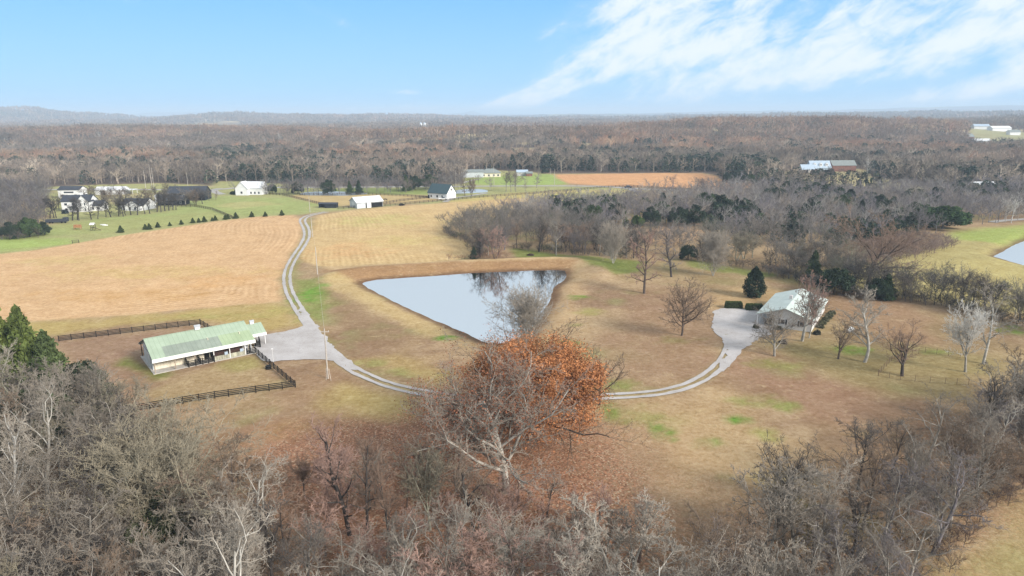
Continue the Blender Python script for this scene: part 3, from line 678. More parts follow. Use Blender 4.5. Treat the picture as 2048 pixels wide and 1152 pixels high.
def gravel():
    m, n, b, out = new_mat('gravel')
    geo = n.n('ShaderNodeNewGeometry'); v = geo.outputs['Position']
    f1 = n.noise(v, 1.2, 6, .7); f2 = n.noise(v, .18, 4, .6); f3 = n.noise(v, 9, 2, .7)
    c = n.mix(n.ramp(f2, .3, .7), tuple(map(float, alb(204, 198, 194))), tuple(map(float, alb(226, 221, 219))))
    c = n.mix(n.m('MULTIPLY', n.ramp(f1, .5, .8), .6), c, tuple(map(float, alb(160, 146, 130))))
    c = n.mix(n.m('MULTIPLY', n.ramp(f3, .3, .75), .45), c, tuple(map(float, alb(150, 142, 136))))
    c = n.mix(n.m('MULTIPLY', n.ramp(n.noise(v, .35, 5, .65), .62, .72), .55), c, tuple(map(float, alb(152, 146, 104))))
    n.link(c, b.inputs['Base Color']); b.inputs['Roughness'].default_value = 1; b.inputs['Specular IOR Level'].default_value = .05
    rng = np.random.default_rng(4)
    def pad(name, px, z):
        p = PP(px); q = catmull(list(p) + [p[0]], .8)[:-1]
        q = q + (np.stack([fbm(q[:, 0] / 2, q[:, 1] / 2, 3, 3), fbm(q[:, 0] / 2, q[:, 1] / 2, 8, 3)], 1) - .5) * 2.4 + rng.normal(0, .06, q.shape)
        link(name, MB().poly([(a, b_, z) for a, b_ in q], [tuple(range(len(q)))]).mesh(name, m), kind='structure')
    pad('gravel_yard', [(508, 690), (515, 672), (545, 668), (580, 661), (603, 653), (604, 632), (599, 617), (606, 616), (622, 640), (640, 664), (660, 690), (688, 714), (712, 738), (700, 740), (676, 724), (650, 720), (600, 721), (560, 723), (530, 722), (514, 708)], .085)
    pad('gravel_yard', [(1436, 616), (1480, 618), (1530, 622), (1540, 640), (1545, 655), (1540, 668), (1518, 678), (1500, 690), (1484, 702), (1470, 722), (1454, 738), (1440, 742), (1446, 722), (1452, 706), (1448, 690), (1440, 676), (1432, 668), (1426, 640), (1427, 630)], .085)
    line = catmull(list(TRACK), .7)
    d = np.gradient(line, axis=0); d /= np.linalg.norm(d, axis=1)[:, None]; nr = np.stack([-d[:, 1], d[:, 0]], 1)
    V = []; Fc = []
    wide = 1 + .25 * sstep(line[:, 1], 200, 330)
    for side in (-1, 1):
        base = len(V); N = len(line)
        wl = .27 + .40 * (fbm(np.arange(N) / 3.0, np.zeros(N) + side, 61, 3)); wr = .27 + .40 * (fbm(np.arange(N) / 3.0, np.zeros(N) + side * 9, 63, 3))
        wl = wl * wide; wr = wr * wide
        A = line + nr * (side * .92 * wide - wl)[:, None]; B = line + nr * (side * .92 * wide + wr)[:, None]
        zA = ground_z(A[:, 0], A[:, 1]) + .09; zB = ground_z(B[:, 0], B[:, 1]) + .09
        V += [(A[i, 0], A[i, 1], zA[i]) for i in range(N)] + [(B[i, 0], B[i, 1], zB[i]) for i in range(N)]
        Fc += [(base + i, base + i + 1, base + N + i + 1, base + N + i) for i in range(N - 1)]
    me = bpy.data.meshes.new('gravel_track'); me.from_pydata(V, [], Fc); me.materials.append(m); me.update()
    link('gravel_track', me, kind='structure')
    # road across the back, and a farm drive
    ra, rn, rb, ro = new_mat('road_surface')
    rn.link(rn.mix(rn.ramp(rn.noise(rn.n('ShaderNodeNewGeometry').outputs['Position'], .3, 4), .3, .7), tuple(map(float, alb(176, 172, 166))), tuple(map(float, alb(200, 194, 186)))), rb.inputs['Base Color'])
    for name, px, w in (('road', [(-200, 386), (60, 380), (200, 379), (420, 380), (470, 376), (600, 375), (800, 374), (920, 373), (1060, 372), (1200, 373), (1260, 377), (1330, 380), (1450, 381), (1560, 382), (1700, 392)], 6.5),
                        ('farm_drive', [(440, 377), (428, 380), (432, 385), (445, 389)], 5), ('farm_drive', [(926, 366), (945, 361), (960, 358)], 4), ('farm_drive', [(1262, 376), (1268, 382), (1285, 384)], 5),
                        ('farm_drive', [(2060, 438), (2000, 442), (1985, 445)], 4), ('farm_drive', [(890, 404), (905, 397), (940, 392), (975, 386)], 3.5)):
        L = catmull([P(*q) for q in px], 6); d = np.gradient(L, axis=0); d /= np.linalg.norm(d, axis=1)[:, None]; nr = np.stack([-d[:, 1], d[:, 0]], 1)
        A = L - nr * w / 2; B = L + nr * w / 2; N = len(L)
        z = np.maximum(np.maximum(ground_z(A[:, 0], A[:, 1]), ground_z(B[:, 0], B[:, 1])), ground_z(L[:, 0], L[:, 1])) + .14
        V = [(A[i, 0], A[i, 1], z[i]) for i in range(N)] + [(B[i, 0], B[i, 1], z[i]) for i in range(N)]
        me = bpy.data.meshes.new(name); me.from_pydata(V, [], [(i, i + 1, N + i + 1, N + i) for i in range(N - 1)]); me.materials.append(ra); me.update()
        link(name, me, kind='structure')
gravel()

def haze():
    m = bpy.data.materials.new('haze'); m.use_nodes = True; t = m.node_tree; t.nodes.clear()
    o = t.nodes.new('ShaderNodeOutputMaterial'); v = t.nodes.new('ShaderNodeVolumePrincipled')
    v.inputs['Color'].default_value = (.68, .84, 1.0, 1); v.inputs['Density'].default_value = HAZE_D
    t.links.new(v.outputs[0], o.inputs['Volume'])
    zt = 142
    MB().box(-27500, 27500, -600, 27500, -60, zt).build('haze', m, kind='stuff', label='pale bluish air that veils the distant hills', category='haze')
HAZE_D = 1.8e-4
haze()
# ------------------------------------------------------------------ tree growing
def grow(rng, p, d, L, n, wob, up):
    """chains of n nodes: p,d (C,3), L (C,) -> (C,n,3)"""
    out = [p]; st = (L / (n - 1))[:, None]
    for k in range(n - 1):
        d = d + rng.normal(0, wob, d.shape); d[:, 2] += up
        d = d / np.linalg.norm(d, axis=1)[:, None]
        p = p + d * st; out.append(p)
    return np.stack(out, 1)

def kids(rng, Pc, R, L, k, t0, t1, ang, asd, lr, ldec, rr, rmin):
    """k side shoots for every chain -> start, direction, length, radius"""
    Cn, n, _ = Pc.shape
    t = np.linspace(t0, t1, k)[None] + rng.uniform(-.5, .5, (Cn, k)) * (t1 - t0) / max(k - 1, 1) * .8
    t = np.clip(t, .02, .995)
    f = t * (n - 1); i = np.minimum(f.astype(int), n - 2); w = (f - i)[..., None]
    c = np.arange(Cn)[:, None]
    A = Pc[c, i]; B = Pc[c, i + 1]; start = A * (1 - w) + B * w
    tan = B - A; tan /= np.linalg.norm(tan, axis=2)[..., None] + 1e-9
    ref = np.where(np.abs(tan[..., 2:3]) > .9, np.array([1., 0, 0]), np.array([0, 0, 1.]))
    u = np.cross(tan, ref); u /= np.linalg.norm(u, axis=2)[..., None]; v = np.cross(tan, u)
    az = (np.arange(k)[None] * 2.4 + rng.uniform(0, 6.28, (Cn, 1)) + rng.normal(0, .5, (Cn, k)))[..., None]
    an = (rng.normal(ang, asd, (Cn, k)))[..., None]
    d = tan * np.cos(an) + (u * np.cos(az) + v * np.sin(az)) * np.sin(an)
    ln = L[:, None] * lr * (1 - ldec * t) * rng.uniform(.7, 1.25, (Cn, k))
    ra = R[:, :1] + (R[:, -1:] - R[:, :1]) * t
    rad = np.maximum(np.minimum(ra * rr, ra * .95), rmin)
    s = lambda q: q.reshape(Cn * k, *q.shape[2:])
    return s(start), s(d), s(ln), s(rad)

def tubes(Pc, r0, r1, k=3, spike=False, tip=False):
    """tapered k-sided tubes round chains; spike: last node closes to a point"""
    Cn, n, _ = Pc.shape
    tan = np.gradient(Pc, axis=1); tan /= np.linalg.norm(tan, axis=2)[..., None] + 1e-9
    ref = np.where(np.abs(tan[:, :1, 2:3]) > .9, np.array([1., 0, 0]), np.array([0, 0, 1.]))
    u = np.cross(tan, np.broadcast_to(ref, tan.shape)); u /= np.linalg.norm(u, axis=2)[..., None] + 1e-9; v = np.cross(tan, u)
    m = n - 1 if spike else n
    r = r0[:, None] + (r1 - r0)[:, None] * np.linspace(0, 1, n)[None]
    an = np.arange(k) * 2 * math.pi / k
    ring = Pc[:, :m, None] + (u[:, :m, None] * np.cos(an)[:, None] + v[:, :m, None] * np.sin(an)[:, None]) * r[:, :m, None, None]
    V = ring.reshape(Cn, m * k, 3); per = m * k
    if spike: V = np.concatenate([V, Pc[:, -1:]], 1); per += 1
    fq = []; ft = []
    for a in range(m - 1):
        for b in range(k): fq.append((a * k + b, a * k + (b + 1) % k, (a + 1) * k + (b + 1) % k, (a + 1) * k + b))
    if spike:
        for b in range(k): ft.append(((m - 1) * k + b, (m - 1) * k + (b + 1) % k, per - 1))
    off = (np.arange(Cn) * per)[:, None, None]
    Q = (np.array(fq, int).reshape(1, -1, 4) + off).reshape(-1, 4) if fq else np.zeros((0, 4), int)
    T = (np.array(ft, int).reshape(1, -1, 3) + off).reshape(-1, 3) if ft else np.zeros((0, 3), int)
    return V.reshape(-1, 3), Q, T

def join(parts):
    V = []; Q = []; T = []; o = 0
    for v, q, t in parts:
        V.append(v); Q.append(q + o); T.append(t + o); o += len(v)
    return np.concatenate(V), np.concatenate(Q), np.concatenate(T)

def tree_parts(seed, Ht, spread=.5, trunk=.75, limb_t0=.25, limb_ang=.95, limbs=9, counts=(7, 7, 6, 4), wob=.16, up=.05, r0=None, twig=.02, stems=1, lean=0.0, llen=.55, bend=0.0):
    """-> (trunk+limbs geometry, crown geometry, twig tips)"""
    rng = np.random.default_rng(seed)
    r0 = r0 or Ht * .017
    az = np.arange(stems) * 6.28 / stems + rng.uniform(0, 6)
    sl = .0 if stems == 1 else .33
    d = np.stack([np.cos(az) * sl + lean, np.sin(az) * sl, np.ones(stems)], 1); d /= np.linalg.norm(d, axis=1)[:, None]
    p = np.stack([np.cos(az), np.sin(az), np.zeros(stems)], 1) * (0 if stems == 1 else r0 * .7); p[:, 2] = -.3
    L0 = np.full(stems, Ht * trunk) * rng.uniform(.9, 1.0, stems)
    T0 = grow(rng, p, d, L0, 9, .07, .04)
    rt = np.full(stems, r0 / math.sqrt(stems)); R0 = np.stack([rt, rt * .35], 1)
    parts = [tubes(T0, rt, rt * .3, 8)]
    s, dd, L, r = kids(rng, T0, R0, L0, limbs, limb_t0, .97, limb_ang, .14, llen / trunk * (1 if stems == 1 else .7), .45, .62, .03)
    dd[:, 2] += .10; dd /= np.linalg.norm(dd, axis=1)[:, None]
    T1 = grow(rng, s, dd, L * (spread / .5), 7, wob, up + bend); parts.append(tubes(T1, r, r * .28, 5))
    trunk_geo = join(parts)
    parts = []; Pc, R, LL = T1, np.stack([r, r * .28], 1), L * (spread / .5)
    tips = None
    spec = [(4, .75, .62, 4), (4, .7, .55, 3), (3, .68, .55, 3), (3, .65, .55, 3)]
    for lv, k in enumerate(counts):
        nn, ang, lr, sides = spec[lv]
        s, dd, ln, rd = kids(rng, Pc, R, LL, k, .12, .98, ang, .22, lr * .85, .35, .6, twig if lv >= 1 else twig * 1.6)
        last = lv == len(counts) - 1
        nn = 2 if last else nn
        Q = grow(rng, s, dd, ln, max(nn, 3) if not last else 3, wob * 1.1, up * .8)
        parts.append(tubes(Q, rd, rd * .4, 3, spike=last))
        Pc, R, LL = Q, np.stack([rd, rd * .4], 1), ln
        tips = Q[:, -1]
    return trunk_geo, join(parts), tips

def leaf_geo(rng, centers, per, jitter, size, droop=0.0):
    """small bent leaf sprays (two triangles folded on a midrib)"""
    c = np.repeat(centers, per, 0) + rng.normal(0, jitter, (len(centers) * per, 3)); n = len(c)
    a = rng.normal(0, 1, (n, 3)); a[:, 2] -= droop; a /= np.linalg.norm(a, axis=1)[:, None]
    b = np.cross(a, rng.normal(0, 1, (n, 3))); b /= np.linalg.norm(b, axis=1)[:, None]
    sz = (size * rng.uniform(.6, 1.35, n))[:, None]
    nrm = np.cross(a, b)
    V = np.stack([c - a * sz, c + b * sz * .55 + nrm * sz * .2, c + a * sz, c - b * sz * .55 + nrm * sz * .2], 1).reshape(-1, 3)
    o = (np.arange(n) * 4)[:, None]
    T = np.concatenate([np.array([[0, 1, 2]]) + o, np.array([[0, 2, 3]]) + o])
    return V, np.zeros((0, 4), int), T

def to_mesh(name, geo, mat, smooth=False):
    V, Q, T = geo
    return mesh_np(name, V, [Q, T], [mat], smooth=smooth)

PROTO = {}
def proto(key, **kw):
    tg, cg, tips = tree_parts(**kw)
    PROTO[key] = (to_mesh('trunk', tg, M['bark'], True), to_mesh('crown', cg, M['twig']), kw['Ht'], join([tg, cg]), tips)
def merged_proto(key):
    """one mesh (bark + twigs) for trees too far off to show their parts"""
    tm, cm, Ht, geo, tips = PROTO[key]
    return to_mesh('bare_tree', geo, M['twig'])

# woodland trees, 14 m tall prototypes
proto('wood_a', seed=11, Ht=15, spread=.42, trunk=.85, limb_t0=.35, limb_ang=.75, limbs=9, counts=(7, 6, 6, 4), wob=.15, up=.07)
proto('wood_b', seed=12, Ht=14, spread=.5, trunk=.75, limb_t0=.28, limb_ang=.85, limbs=9, counts=(7, 6, 6, 4), wob=.2, up=.05)
proto('wood_c', seed=13, Ht=16, spread=.38, trunk=.88, limb_t0=.45, limb_ang=.7, limbs=9, counts=(7, 6, 6, 4), wob=.13, up=.08)
proto('wood_d', seed=14, Ht=13, spread=.5, trunk=.7, limb_t0=.2, limb_ang=.7, limbs=8, counts=(7, 6, 6, 4), wob=.14, up=.09, stems=3)
proto('wood_e', seed=15, Ht=15, spread=.48, trunk=.78, limb_t0=.35, limb_ang=.9, limbs=8, counts=(6, 6, 5, 3), wob=.27, up=.03, twig=.016)
proto('wood_f', seed=16, Ht=12, spread=.55, trunk=.7, limb_t0=.25, limb_ang=.8, limbs=8, counts=(7, 6, 6, 4), wob=.17, up=.08, stems=2)
proto('gnarl', seed=17, Ht=14, spread=.52, trunk=.72, limb_t0=.35, limb_ang=.95, limbs=7, counts=(6, 5, 5, 3), wob=.33, up=.04, twig=.02)
# dome, vase and lawn trees
proto('dome', seed=21, Ht=15, spread=.60, trunk=.5, limb_t0=.12, limb_ang=.6, limbs=9, counts=(8, 7, 6, 4), wob=.10, up=.06, stems=4, llen=.78)
proto('vase', seed=22, Ht=13, spread=.48, trunk=.5, limb_t0=.45, limb_ang=.5, limbs=12, counts=(7, 6, 6, 4), wob=.09, up=.08, llen=.7)
proto('round', seed=23, Ht=12, spread=.5, trunk=.62, limb_t0=.22, limb_ang=.95, limbs=16, counts=(7, 6, 5, 4), wob=.11, up=.08, llen=.55)
proto('brown_lawn', seed=24, Ht=11, spread=.52, trunk=.5, limb_t0=.32, limb_ang=.8, limbs=9, counts=(6, 6, 5, 3), wob=.16, up=.12, llen=.62, r0=.26, twig=.018)
proto('tall', seed=25, Ht=16, spread=.36, trunk=.82, limb_t0=.28, limb_ang=.7, limbs=12, counts=(7, 6, 6, 4), wob=.13, up=.11, llen=.5)
proto('slim', seed=26, Ht=12, spread=.38, trunk=.88, limb_t0=.22, limb_ang=.85, limbs=14, counts=(6, 5, 5, 3), wob=.12, up=.08, llen=.42)
proto('spread', seed=27, Ht=14, spread=.62, trunk=.55, limb_t0=.3, limb_ang=.9, limbs=9, counts=(8, 7, 6, 4), wob=.15, up=.03, llen=.66, r0=.38)
proto('hero', seed=33, Ht=20, spread=.56, trunk=.8, limb_t0=.22, limb_ang=1.05, limbs=20, counts=(9, 7, 6, 4), wob=.22, up=.04, llen=.72, r0=.56, twig=.02)
proto('syc', seed=28, Ht=20, spread=.36, trunk=.85, limb_t0=.3, limb_ang=.75, limbs=9, counts=(5, 5, 4), wob=.15, up=.08, twig=.05, r0=.34)
proto('oak', seed=29, Ht=17, spread=.6, trunk=.72, limb_t0=.15, limb_ang=1.1, limbs=19, counts=(8, 7, 5), wob=.15, up=.05, llen=.80, r0=.45)
proto('mid_a', seed=41, Ht=13, spread=.5, trunk=.78, limb_t0=.25, limb_ang=.85, limbs=8, counts=(6, 6, 6), wob=.16, up=.06, twig=.035)
proto('mid_b', seed=42, Ht=12, spread=.55, trunk=.7, limb_t0=.2, limb_ang=.8, limbs=8, counts=(6, 6, 6), wob=.15, up=.08, stems=2, twig=.035)
proto('mid_c', seed=43, Ht=14, spread=.42, trunk=.85, limb_t0=.35, limb_ang=.75, limbs=8, counts=(6, 6, 6), wob=.14, up=.08, twig=.035)

def grey(v, w=0.0): return (v * (1.02 + w), v * .97, v * (.93 - w * 1.3))
TONES = {'pale': (.285, .25, .205), 'grey': (.20, .172, .14), 'brown': (.18, .133, .096), 'dark': (.095, .082, .072), 'olive': (.185, .16, .115), 'white': (.44, .42, .38), 'warm': (.24, .165, .12), 'rosy': (.30, .195, .155), 'violet': (.165, .143, .135)}
TRUNKT = {'pale': (.34, .32, .28), 'grey': (.24, .22, .19), 'brown': (.11, .085, .07), 'dark': (.06, .052, .047), 'olive': (.26, .25, .19), 'white': (.50, .48, .44), 'warm': (.12, .09, .075), 'rosy': (.14, .10, .085), 'violet': (.15, .135, .14)}

def plant(key, x, y, Ht, tone, rz, label, name='bare_tree', group=None, ttone=None, wide=1.0, parts=True, cat='tree', mult=1.0):
    tm, cm, H0 = PROTO[key][:3]; s = Ht / H0
    z = gz(x, y)
    if parts:
        t = thing(name, label, cat, (x, y, z), rz, group, sc=(s * wide, s * wide, s))
        a = link('trunk', tm, t); a.color = (*[c * mult for c in TRUNKT[ttone or tone]], 1)
        b = link('crown', cm, t); b.color = (*[c * mult for c in TONES[tone]], 1)
        return t
    o = link(name, MERGED[key], None, (x, y, z), rz, (s * wide, s * wide, s), label=label, category=cat, group=group)
    o.color = (*[c * mult for c in TONES[tone]], 1)
    return o
MERGED = {k: merged_proto(k) for k in ('mid_a', 'mid_b', 'mid_c', 'wood_a', 'wood_b', 'syc')}

def yard(px, base, top, key, tone, label, rz=0.0, ttone=None, wide=1.0, hf=1.0, **kw):
    """a tree whose foot and top were read off the photograph; hf corrects the prototype's own height"""
    x, y = P(px, base)
    r = _f * F + _up * (576 - top) + _rt * (px - 1024)
    Ht = H + r[2] / math.hypot(r[0], r[1]) * math.hypot(x, y)
    return plant(key, x, y, Ht * hf, tone, rz, label, ttone=ttone, wide=wide, **kw)
def proto_h(key): return PROTO[key][3][0][:, 2].max()
for k, v in list(PROTO.items()):      # nominal height := true height of the grown mesh
    PROTO[k] = (v[0], v[1], float(v[3][0][:, 2].max()), v[3], v[4])

# ---- the two large trees in the middle
def leafy(px, base, top, key, label, col, rz=0, wide=1.0, per=5, jit=.35, size=.16, name='leafy_tree', tr='brown', keep=1.0, env=None, mult=1.0):
    x, y = P(px, base); r = _f * F + _up * (576 - top) + _rt * (px - 1024)
    Ht = H + r[2] / math.hypot(r[0], r[1]) * math.hypot(x, y)
    tm, cm, H0, geo, tips = PROTO[key]; s = Ht / H0
    t = thing(name, label, 'tree', (x, y, gz(x, y)), rz, None, sc=(s * wide, s * wide, s))
    a = link('trunk', tm, t); a.color = (*TRUNKT[tr], 1)
    b = link('branches', cm, t); b.color = (*TONES[tr], 1)
    rng = np.random.default_rng(int(px)); a.color = (*[q * mult for q in TRUNKT[tr]], 1); b.color = (*[q * mult for q in TONES[tr]], 1)
    tp = tips[rng.random(len(tips)) < keep]
    if env: tp = tp[((tp[:, 0] / env[0]) ** 2 + (tp[:, 1] / env[0]) ** 2 + ((tp[:, 2] - env[1]) / env[2]) ** 2) < 1.0 + .15 * np.sin(tp[:, 0] * 1.3) * np.sin(tp[:, 1] * 1.1)]
    c = link('crown', to_mesh('crown', leaf_geo(rng, tp, per, jit, size), M['leaf']), t); c.color = (*col, 1)
    return t
leafy(1060, 880, 634, 'oak', 'broad tree still full of rusty orange leaves, behind the huge bare tree', (.35, .15, .062), 1.0, wide=1.3, per=28, jit=.6, size=.14, env=(9.8, 9.6, 8.6))
leafy(1012, 985, 690, 'hero', 'huge gnarled mostly bare tree with pale twisted limbs, in front of the orange-leaved tree', (.24, .10, .055), 2.2, wide=1.12, per=3, jit=.45, size=.13, tr='grey', mult=1.45, keep=.16)
yard(1058, 692, 562, 'dome', 'pale', 'wide pale grey bare tree leaning over the near corner of the pond', 2.5, ttone='pale', wide=.98, mult=1.0)
yard(1199, 809, 692, 'brown_lawn', 'brown', 'dark bare tree beside the track, right of the orange-leaved tree', 1.1, ttone='dark', wide=1.0)
yard(1226, 527, 438, 'dome', 'pale', 'pale grey bare tree on the green strip, nearest the far end of the pond', 2.0, wide=.78)
yard(1288, 587, 462, 'slim', 'rosy', 'slender rosy brown tree on the lawn between the pond and the round bare tree', .3, ttone='brown', wide=1.15)
yard(1343, 554, 452, 'slim', 'violet', 'small dark trunked tree behind the slender rosy one', 1.9, ttone='dark', wide=1.15)
yard(1426, 551, 452, 'dome', 'pale', 'pale wide bare tree at the edge of the creek thicket, left of the evergreen', 4.0, wide=.75)
yard(1363, 671, 545, 'round', 'brown', 'evenly round brown bare tree standing alone left of the gravel yard', .8, ttone='brown', wide=1.05)
yard(1604, 682, 540, 'tall', 'rosy', 'tall pale bare tree with forked stems in front of the mint roofed house', .2, ttone='pale', wide=1.25)
yard(1618, 676, 560, 'vase', 'pale', 'second pale bare tree close to the tall forked one by the house corner', 2.6, ttone='pale', wide=.7)
yard(1549, 712, 600, 'spread', 'grey', 'low grey bare tree with drooping boughs in front of the house porch', 3.3, ttone='grey', wide=.95)
yard(1676, 718, 630, 'brown_lawn', 'brown', 'small brown vase shaped tree nearest the white tank', 2.0, ttone='brown', wide=.9)
yard(1729, 724, 570, 'tall', 'pale', 'tall pale barked tree right of the white tank', 1.4, ttone='pale', wide=1.35)
yard(1804, 752, 636, 'brown_lawn', 'warm', 'thick trunked dark brown tree inside the wire garden fence', 5.0, ttone='dark', wide=1.1)
yard(1930, 744, 590, 'vase', 'white', 'whitish bare tree at the corner of the wire fence', .4, ttone='pale', wide=.95)
yard(1966, 728, 565, 'gnarl', 'pale', 'whitish twisted bare tree just behind the wire fence corner', 2.4, ttone='pale', wide=.9)
yard(1736, 566, 392, 'spread', 'warm', 'largest bare tree of the creek line, forked low with long side boughs', .6, ttone='brown', wide=1.0)
yard(2022, 446, 382, 'syc', 'white', 'white barked bare tree standing alone at the right edge beyond the hayfield', .3, wide=1.0)
yard(1112, 511, 430, 'slim', 'grey', 'thin straight tree at the thicket edge beyond the pond', .3, ttone='grey', wide=.8)
yard(990, 521, 452, 'mid_b', 'rosy', 'rosy twigged small tree on the thicket tip beyond the pond', .9, wide=1.25)
yard(1078, 503, 424, 'tall', 'dark', 'tallest dark bare tree at the thicket edge beyond the right end of the pond', .3, ttone='dark', wide=1.3)
yard(860, 1060, 868, 'vase', 'olive', 'slim olive grey tree with fanned upright twigs, left of the huge bare tree', 1.4, ttone='olive', wide=.9)
yard(700, 1070, 830, 'slim', 'rosy', 'slender dark stemmed tree over the orange leaf litter', 2.2, ttone='dark', wide=1.0)
yard(735, 1058, 850, 'slim', 'warm', 'straight dark stemmed tree right of the slender one over orange litter', 4.2, ttone='dark', wide=.8)
yard(780, 1110, 905, 'wood_c', 'warm', 'dark leaning young tree in the middle of the orange litter', 1.2, ttone='dark', wide=.7)
yard(950, 1075, 880, 'gnarl', 'brown', 'dark low forked tree left below the huge bare tree', 5.2, ttone='dark', wide=.9)
yard(318, 1075, 806, 'dome', 'olive', 'large rounded many stemmed tree with a dense olive grey dome of twigs, below the barn', .4, ttone='olive', wide=1.3, mult=1.25)
yard(470, 1330, 975, 'gnarl', 'pale', 'white barked twisted tree between the twig dome and the orange litter', 1.0, ttone='pale', wide=.8)
yard(95, 1010, 745, 'gnarl', 'pale', 'pale barked tall tree at the left edge, below the evergreens', 2.4, ttone='pale', wide=.8)
yard(38, 1060, 800, 'tall', 'pale', 'white stemmed tall tree at the left margin of the wood', .4, ttone='white', wide=.9)
yard(250, 905, 735, 'vase', 'olive', 'bushy olive grey tree with fanned stems at the barn side of the left wood', 2.4, ttone='olive', wide=1.1)
yard(190, 880, 720, 'vase', 'grey', 'light grey fan shaped tree at the upper edge of the left wood', 4.0, ttone='pale', wide=1.0)
yard(1581, 1010, 872, 'brown_lawn', 'dark', 'small dark bare tree at the tip of the lower right wood', 4.0, ttone='dark', wide=1.1)

# ---- evergreens with foliage
def ever_geo(seed, kind):
    rng = np.random.default_rng(seed)
    if kind == 'cone':      # juniper: dense narrow cone
        n = 2600; h = rng.uniform(0, 1, n) ** 1.25; r = (1 - h) ** .75 * (.30 + .07 * np.sin(h * 23) + .05 * rng.normal(0, 1, n)); a = rng.uniform(0, 6.283, n)
        r = r * (1 + .22 * np.sin(a * 3 + h * 9)) * rng.uniform(.55, 1.05, n) ** .5
        c = np.stack([r * np.cos(a), r * np.sin(a), .06 + h * .94], 1)
        return leaf_geo(rng, c, 3, .012, .03, -.5)
    if kind == 'holly':
        n = 2800; h = rng.uniform(0, 1, n); r = np.sin(np.clip(h * .9 + .12, 0, 1) * math.pi) ** .6 * .38 * (1 - h * .45); a = rng.uniform(0, 6.283, n)
        r = r * (1 + .18 * np.sin(a * 4 + h * 11) + .12 * np.sin(a * 7 - h * 17)) * rng.uniform(.5, 1.1, n) ** .5
        c = np.stack([r * np.cos(a), r * np.sin(a), .03 + h * .97], 1)
        return leaf_geo(rng, c, 3, .015, .026, 0)
    # broad dome made of many lobes
    cs = []
    for k in range(52):
        a = rng.uniform(0, 6.283); rr = .42 * math.sqrt(rng.uniform(0, 1)); hz = .12 + .76 * math.sqrt(max(0, 1 - (rr / .47) ** 2)) * rng.uniform(.0, 1) ** .6
        q = rng.normal(0, 1, (110, 3)); q /= np.linalg.norm(q, axis=1)[:, None]
        cs.append(np.array([rr * math.cos(a), rr * math.sin(a), hz]) + q * rng.uniform(.08, .15) * rng.uniform(.6, 1, (110, 1)))
    return leaf_geo(rng, np.concatenate(cs), 3, .015, .024, 0)
EV = {k: to_mesh('foliage', ever_geo(s, k), M['leaf']) for k, s in (('cone', 5), ('holly', 6), ('dome', 7))}
EV['cone2'] = to_mesh('foliage', ever_geo(8, 'cone'), M['leaf']); EV['dome2'] = to_mesh('foliage', ever_geo(9, 'dome'), M['leaf'])
EVT = MB().tube((0, 0, -.02), (0, 0, .8), .028, .008, 6).mesh('trunk', M['bark'])
def evergreen(x, y, Ht, kind, col, label, name='evergreen_tree', wide=1.0, rz=0., group=None, parts=True):
    w = Ht * wide
    t = thing(name, label, 'evergreen', (x, y, gz(x, y)), rz, group, sc=(w, w, Ht))
    a = link('foliage', EV[kind], t); a.color = (*col, 1)
    b = link('trunk', EVT, t); b.color = (.09, .07, .055, 1)
    return t
GREEN = (.055, .085, .032); DKGREEN = (.036, .054, .031); LTGREEN = (.085, .125, .035)
def ever(px, base, top, kind, col, label, **kw):
    x, y = P(px, base); r = _f * F + _up * (576 - top) + _rt * (px - 1024)
    Ht = H + r[2] / math.hypot(r[0], r[1]) * math.hypot(x, y)
    return evergreen(x, y, Ht, kind, col, label, **kw)
ever(1508, 594, 534, 'holly', DKGREEN, 'dark green broadleaf evergreen on the lawn behind the hedges', wide=.95)
ever(1885, 458, 406, 'dome', (.05, .085, .03), 'big rounded bright evergreen at the top of the hayfield', wide=1.9, name='evergreen_tree')
ever(10, 790, 580, 'cone2', (.16, .19, .05), 'tall bright green juniper at the left edge of the photo', wide=.62)
ever(66, 800, 612, 'cone', (.13, .165, .045), 'bright green juniper second from the left edge', wide=.7)
ever(112, 815, 662, 'cone2', (.09, .12, .045), 'dark green juniper at the upper tip of the left wood', wide=.9)
ever(165, 835, 712, 'dome2', (.04, .055, .028), 'dark rounded juniper third along the wood edge, beside the barn paddock', wide=1.0)
ever(85, 900, 760, 'dome', (.07, .09, .045), 'dull green juniper half hidden among grey twigs in the left wood', wide=.9)
ever(325, 1110, 965, 'dome2', (.08, .09, .045), 'green bush showing through the large twig dome', wide=.8)
ever(1625, 568, 502, 'cone', (.05, .07, .03), 'dark juniper in the creek line, left of its largest tree', wide=.8)
ever(1668, 590, 530, 'dome', DKGREEN, 'low dark evergreen at the foot of the largest creek tree', wide=1.2)
ever(1752, 600, 553, 'dome2', DKGREEN, 'low dark evergreen right of the largest creek tree', wide=1.2)
ever(1772, 598, 548, 'cone', (.05, .08, .03), 'small bright juniper right of the largest creek tree', wide=1.0)
ever(1376, 520, 486, 'dome', DKGREEN, 'dark evergreen bush beside the orange gap in the thicket', wide=1.1)
ever(948, 520, 495, 'cone2', DKGREEN, 'tiny dark juniper where the thicket meets the pond bank', wide=.9)
ever(1090, 347, 338, 'dome', DKGREEN, 'dark evergreen beside the small shed on the far green slope', wide=1.8)
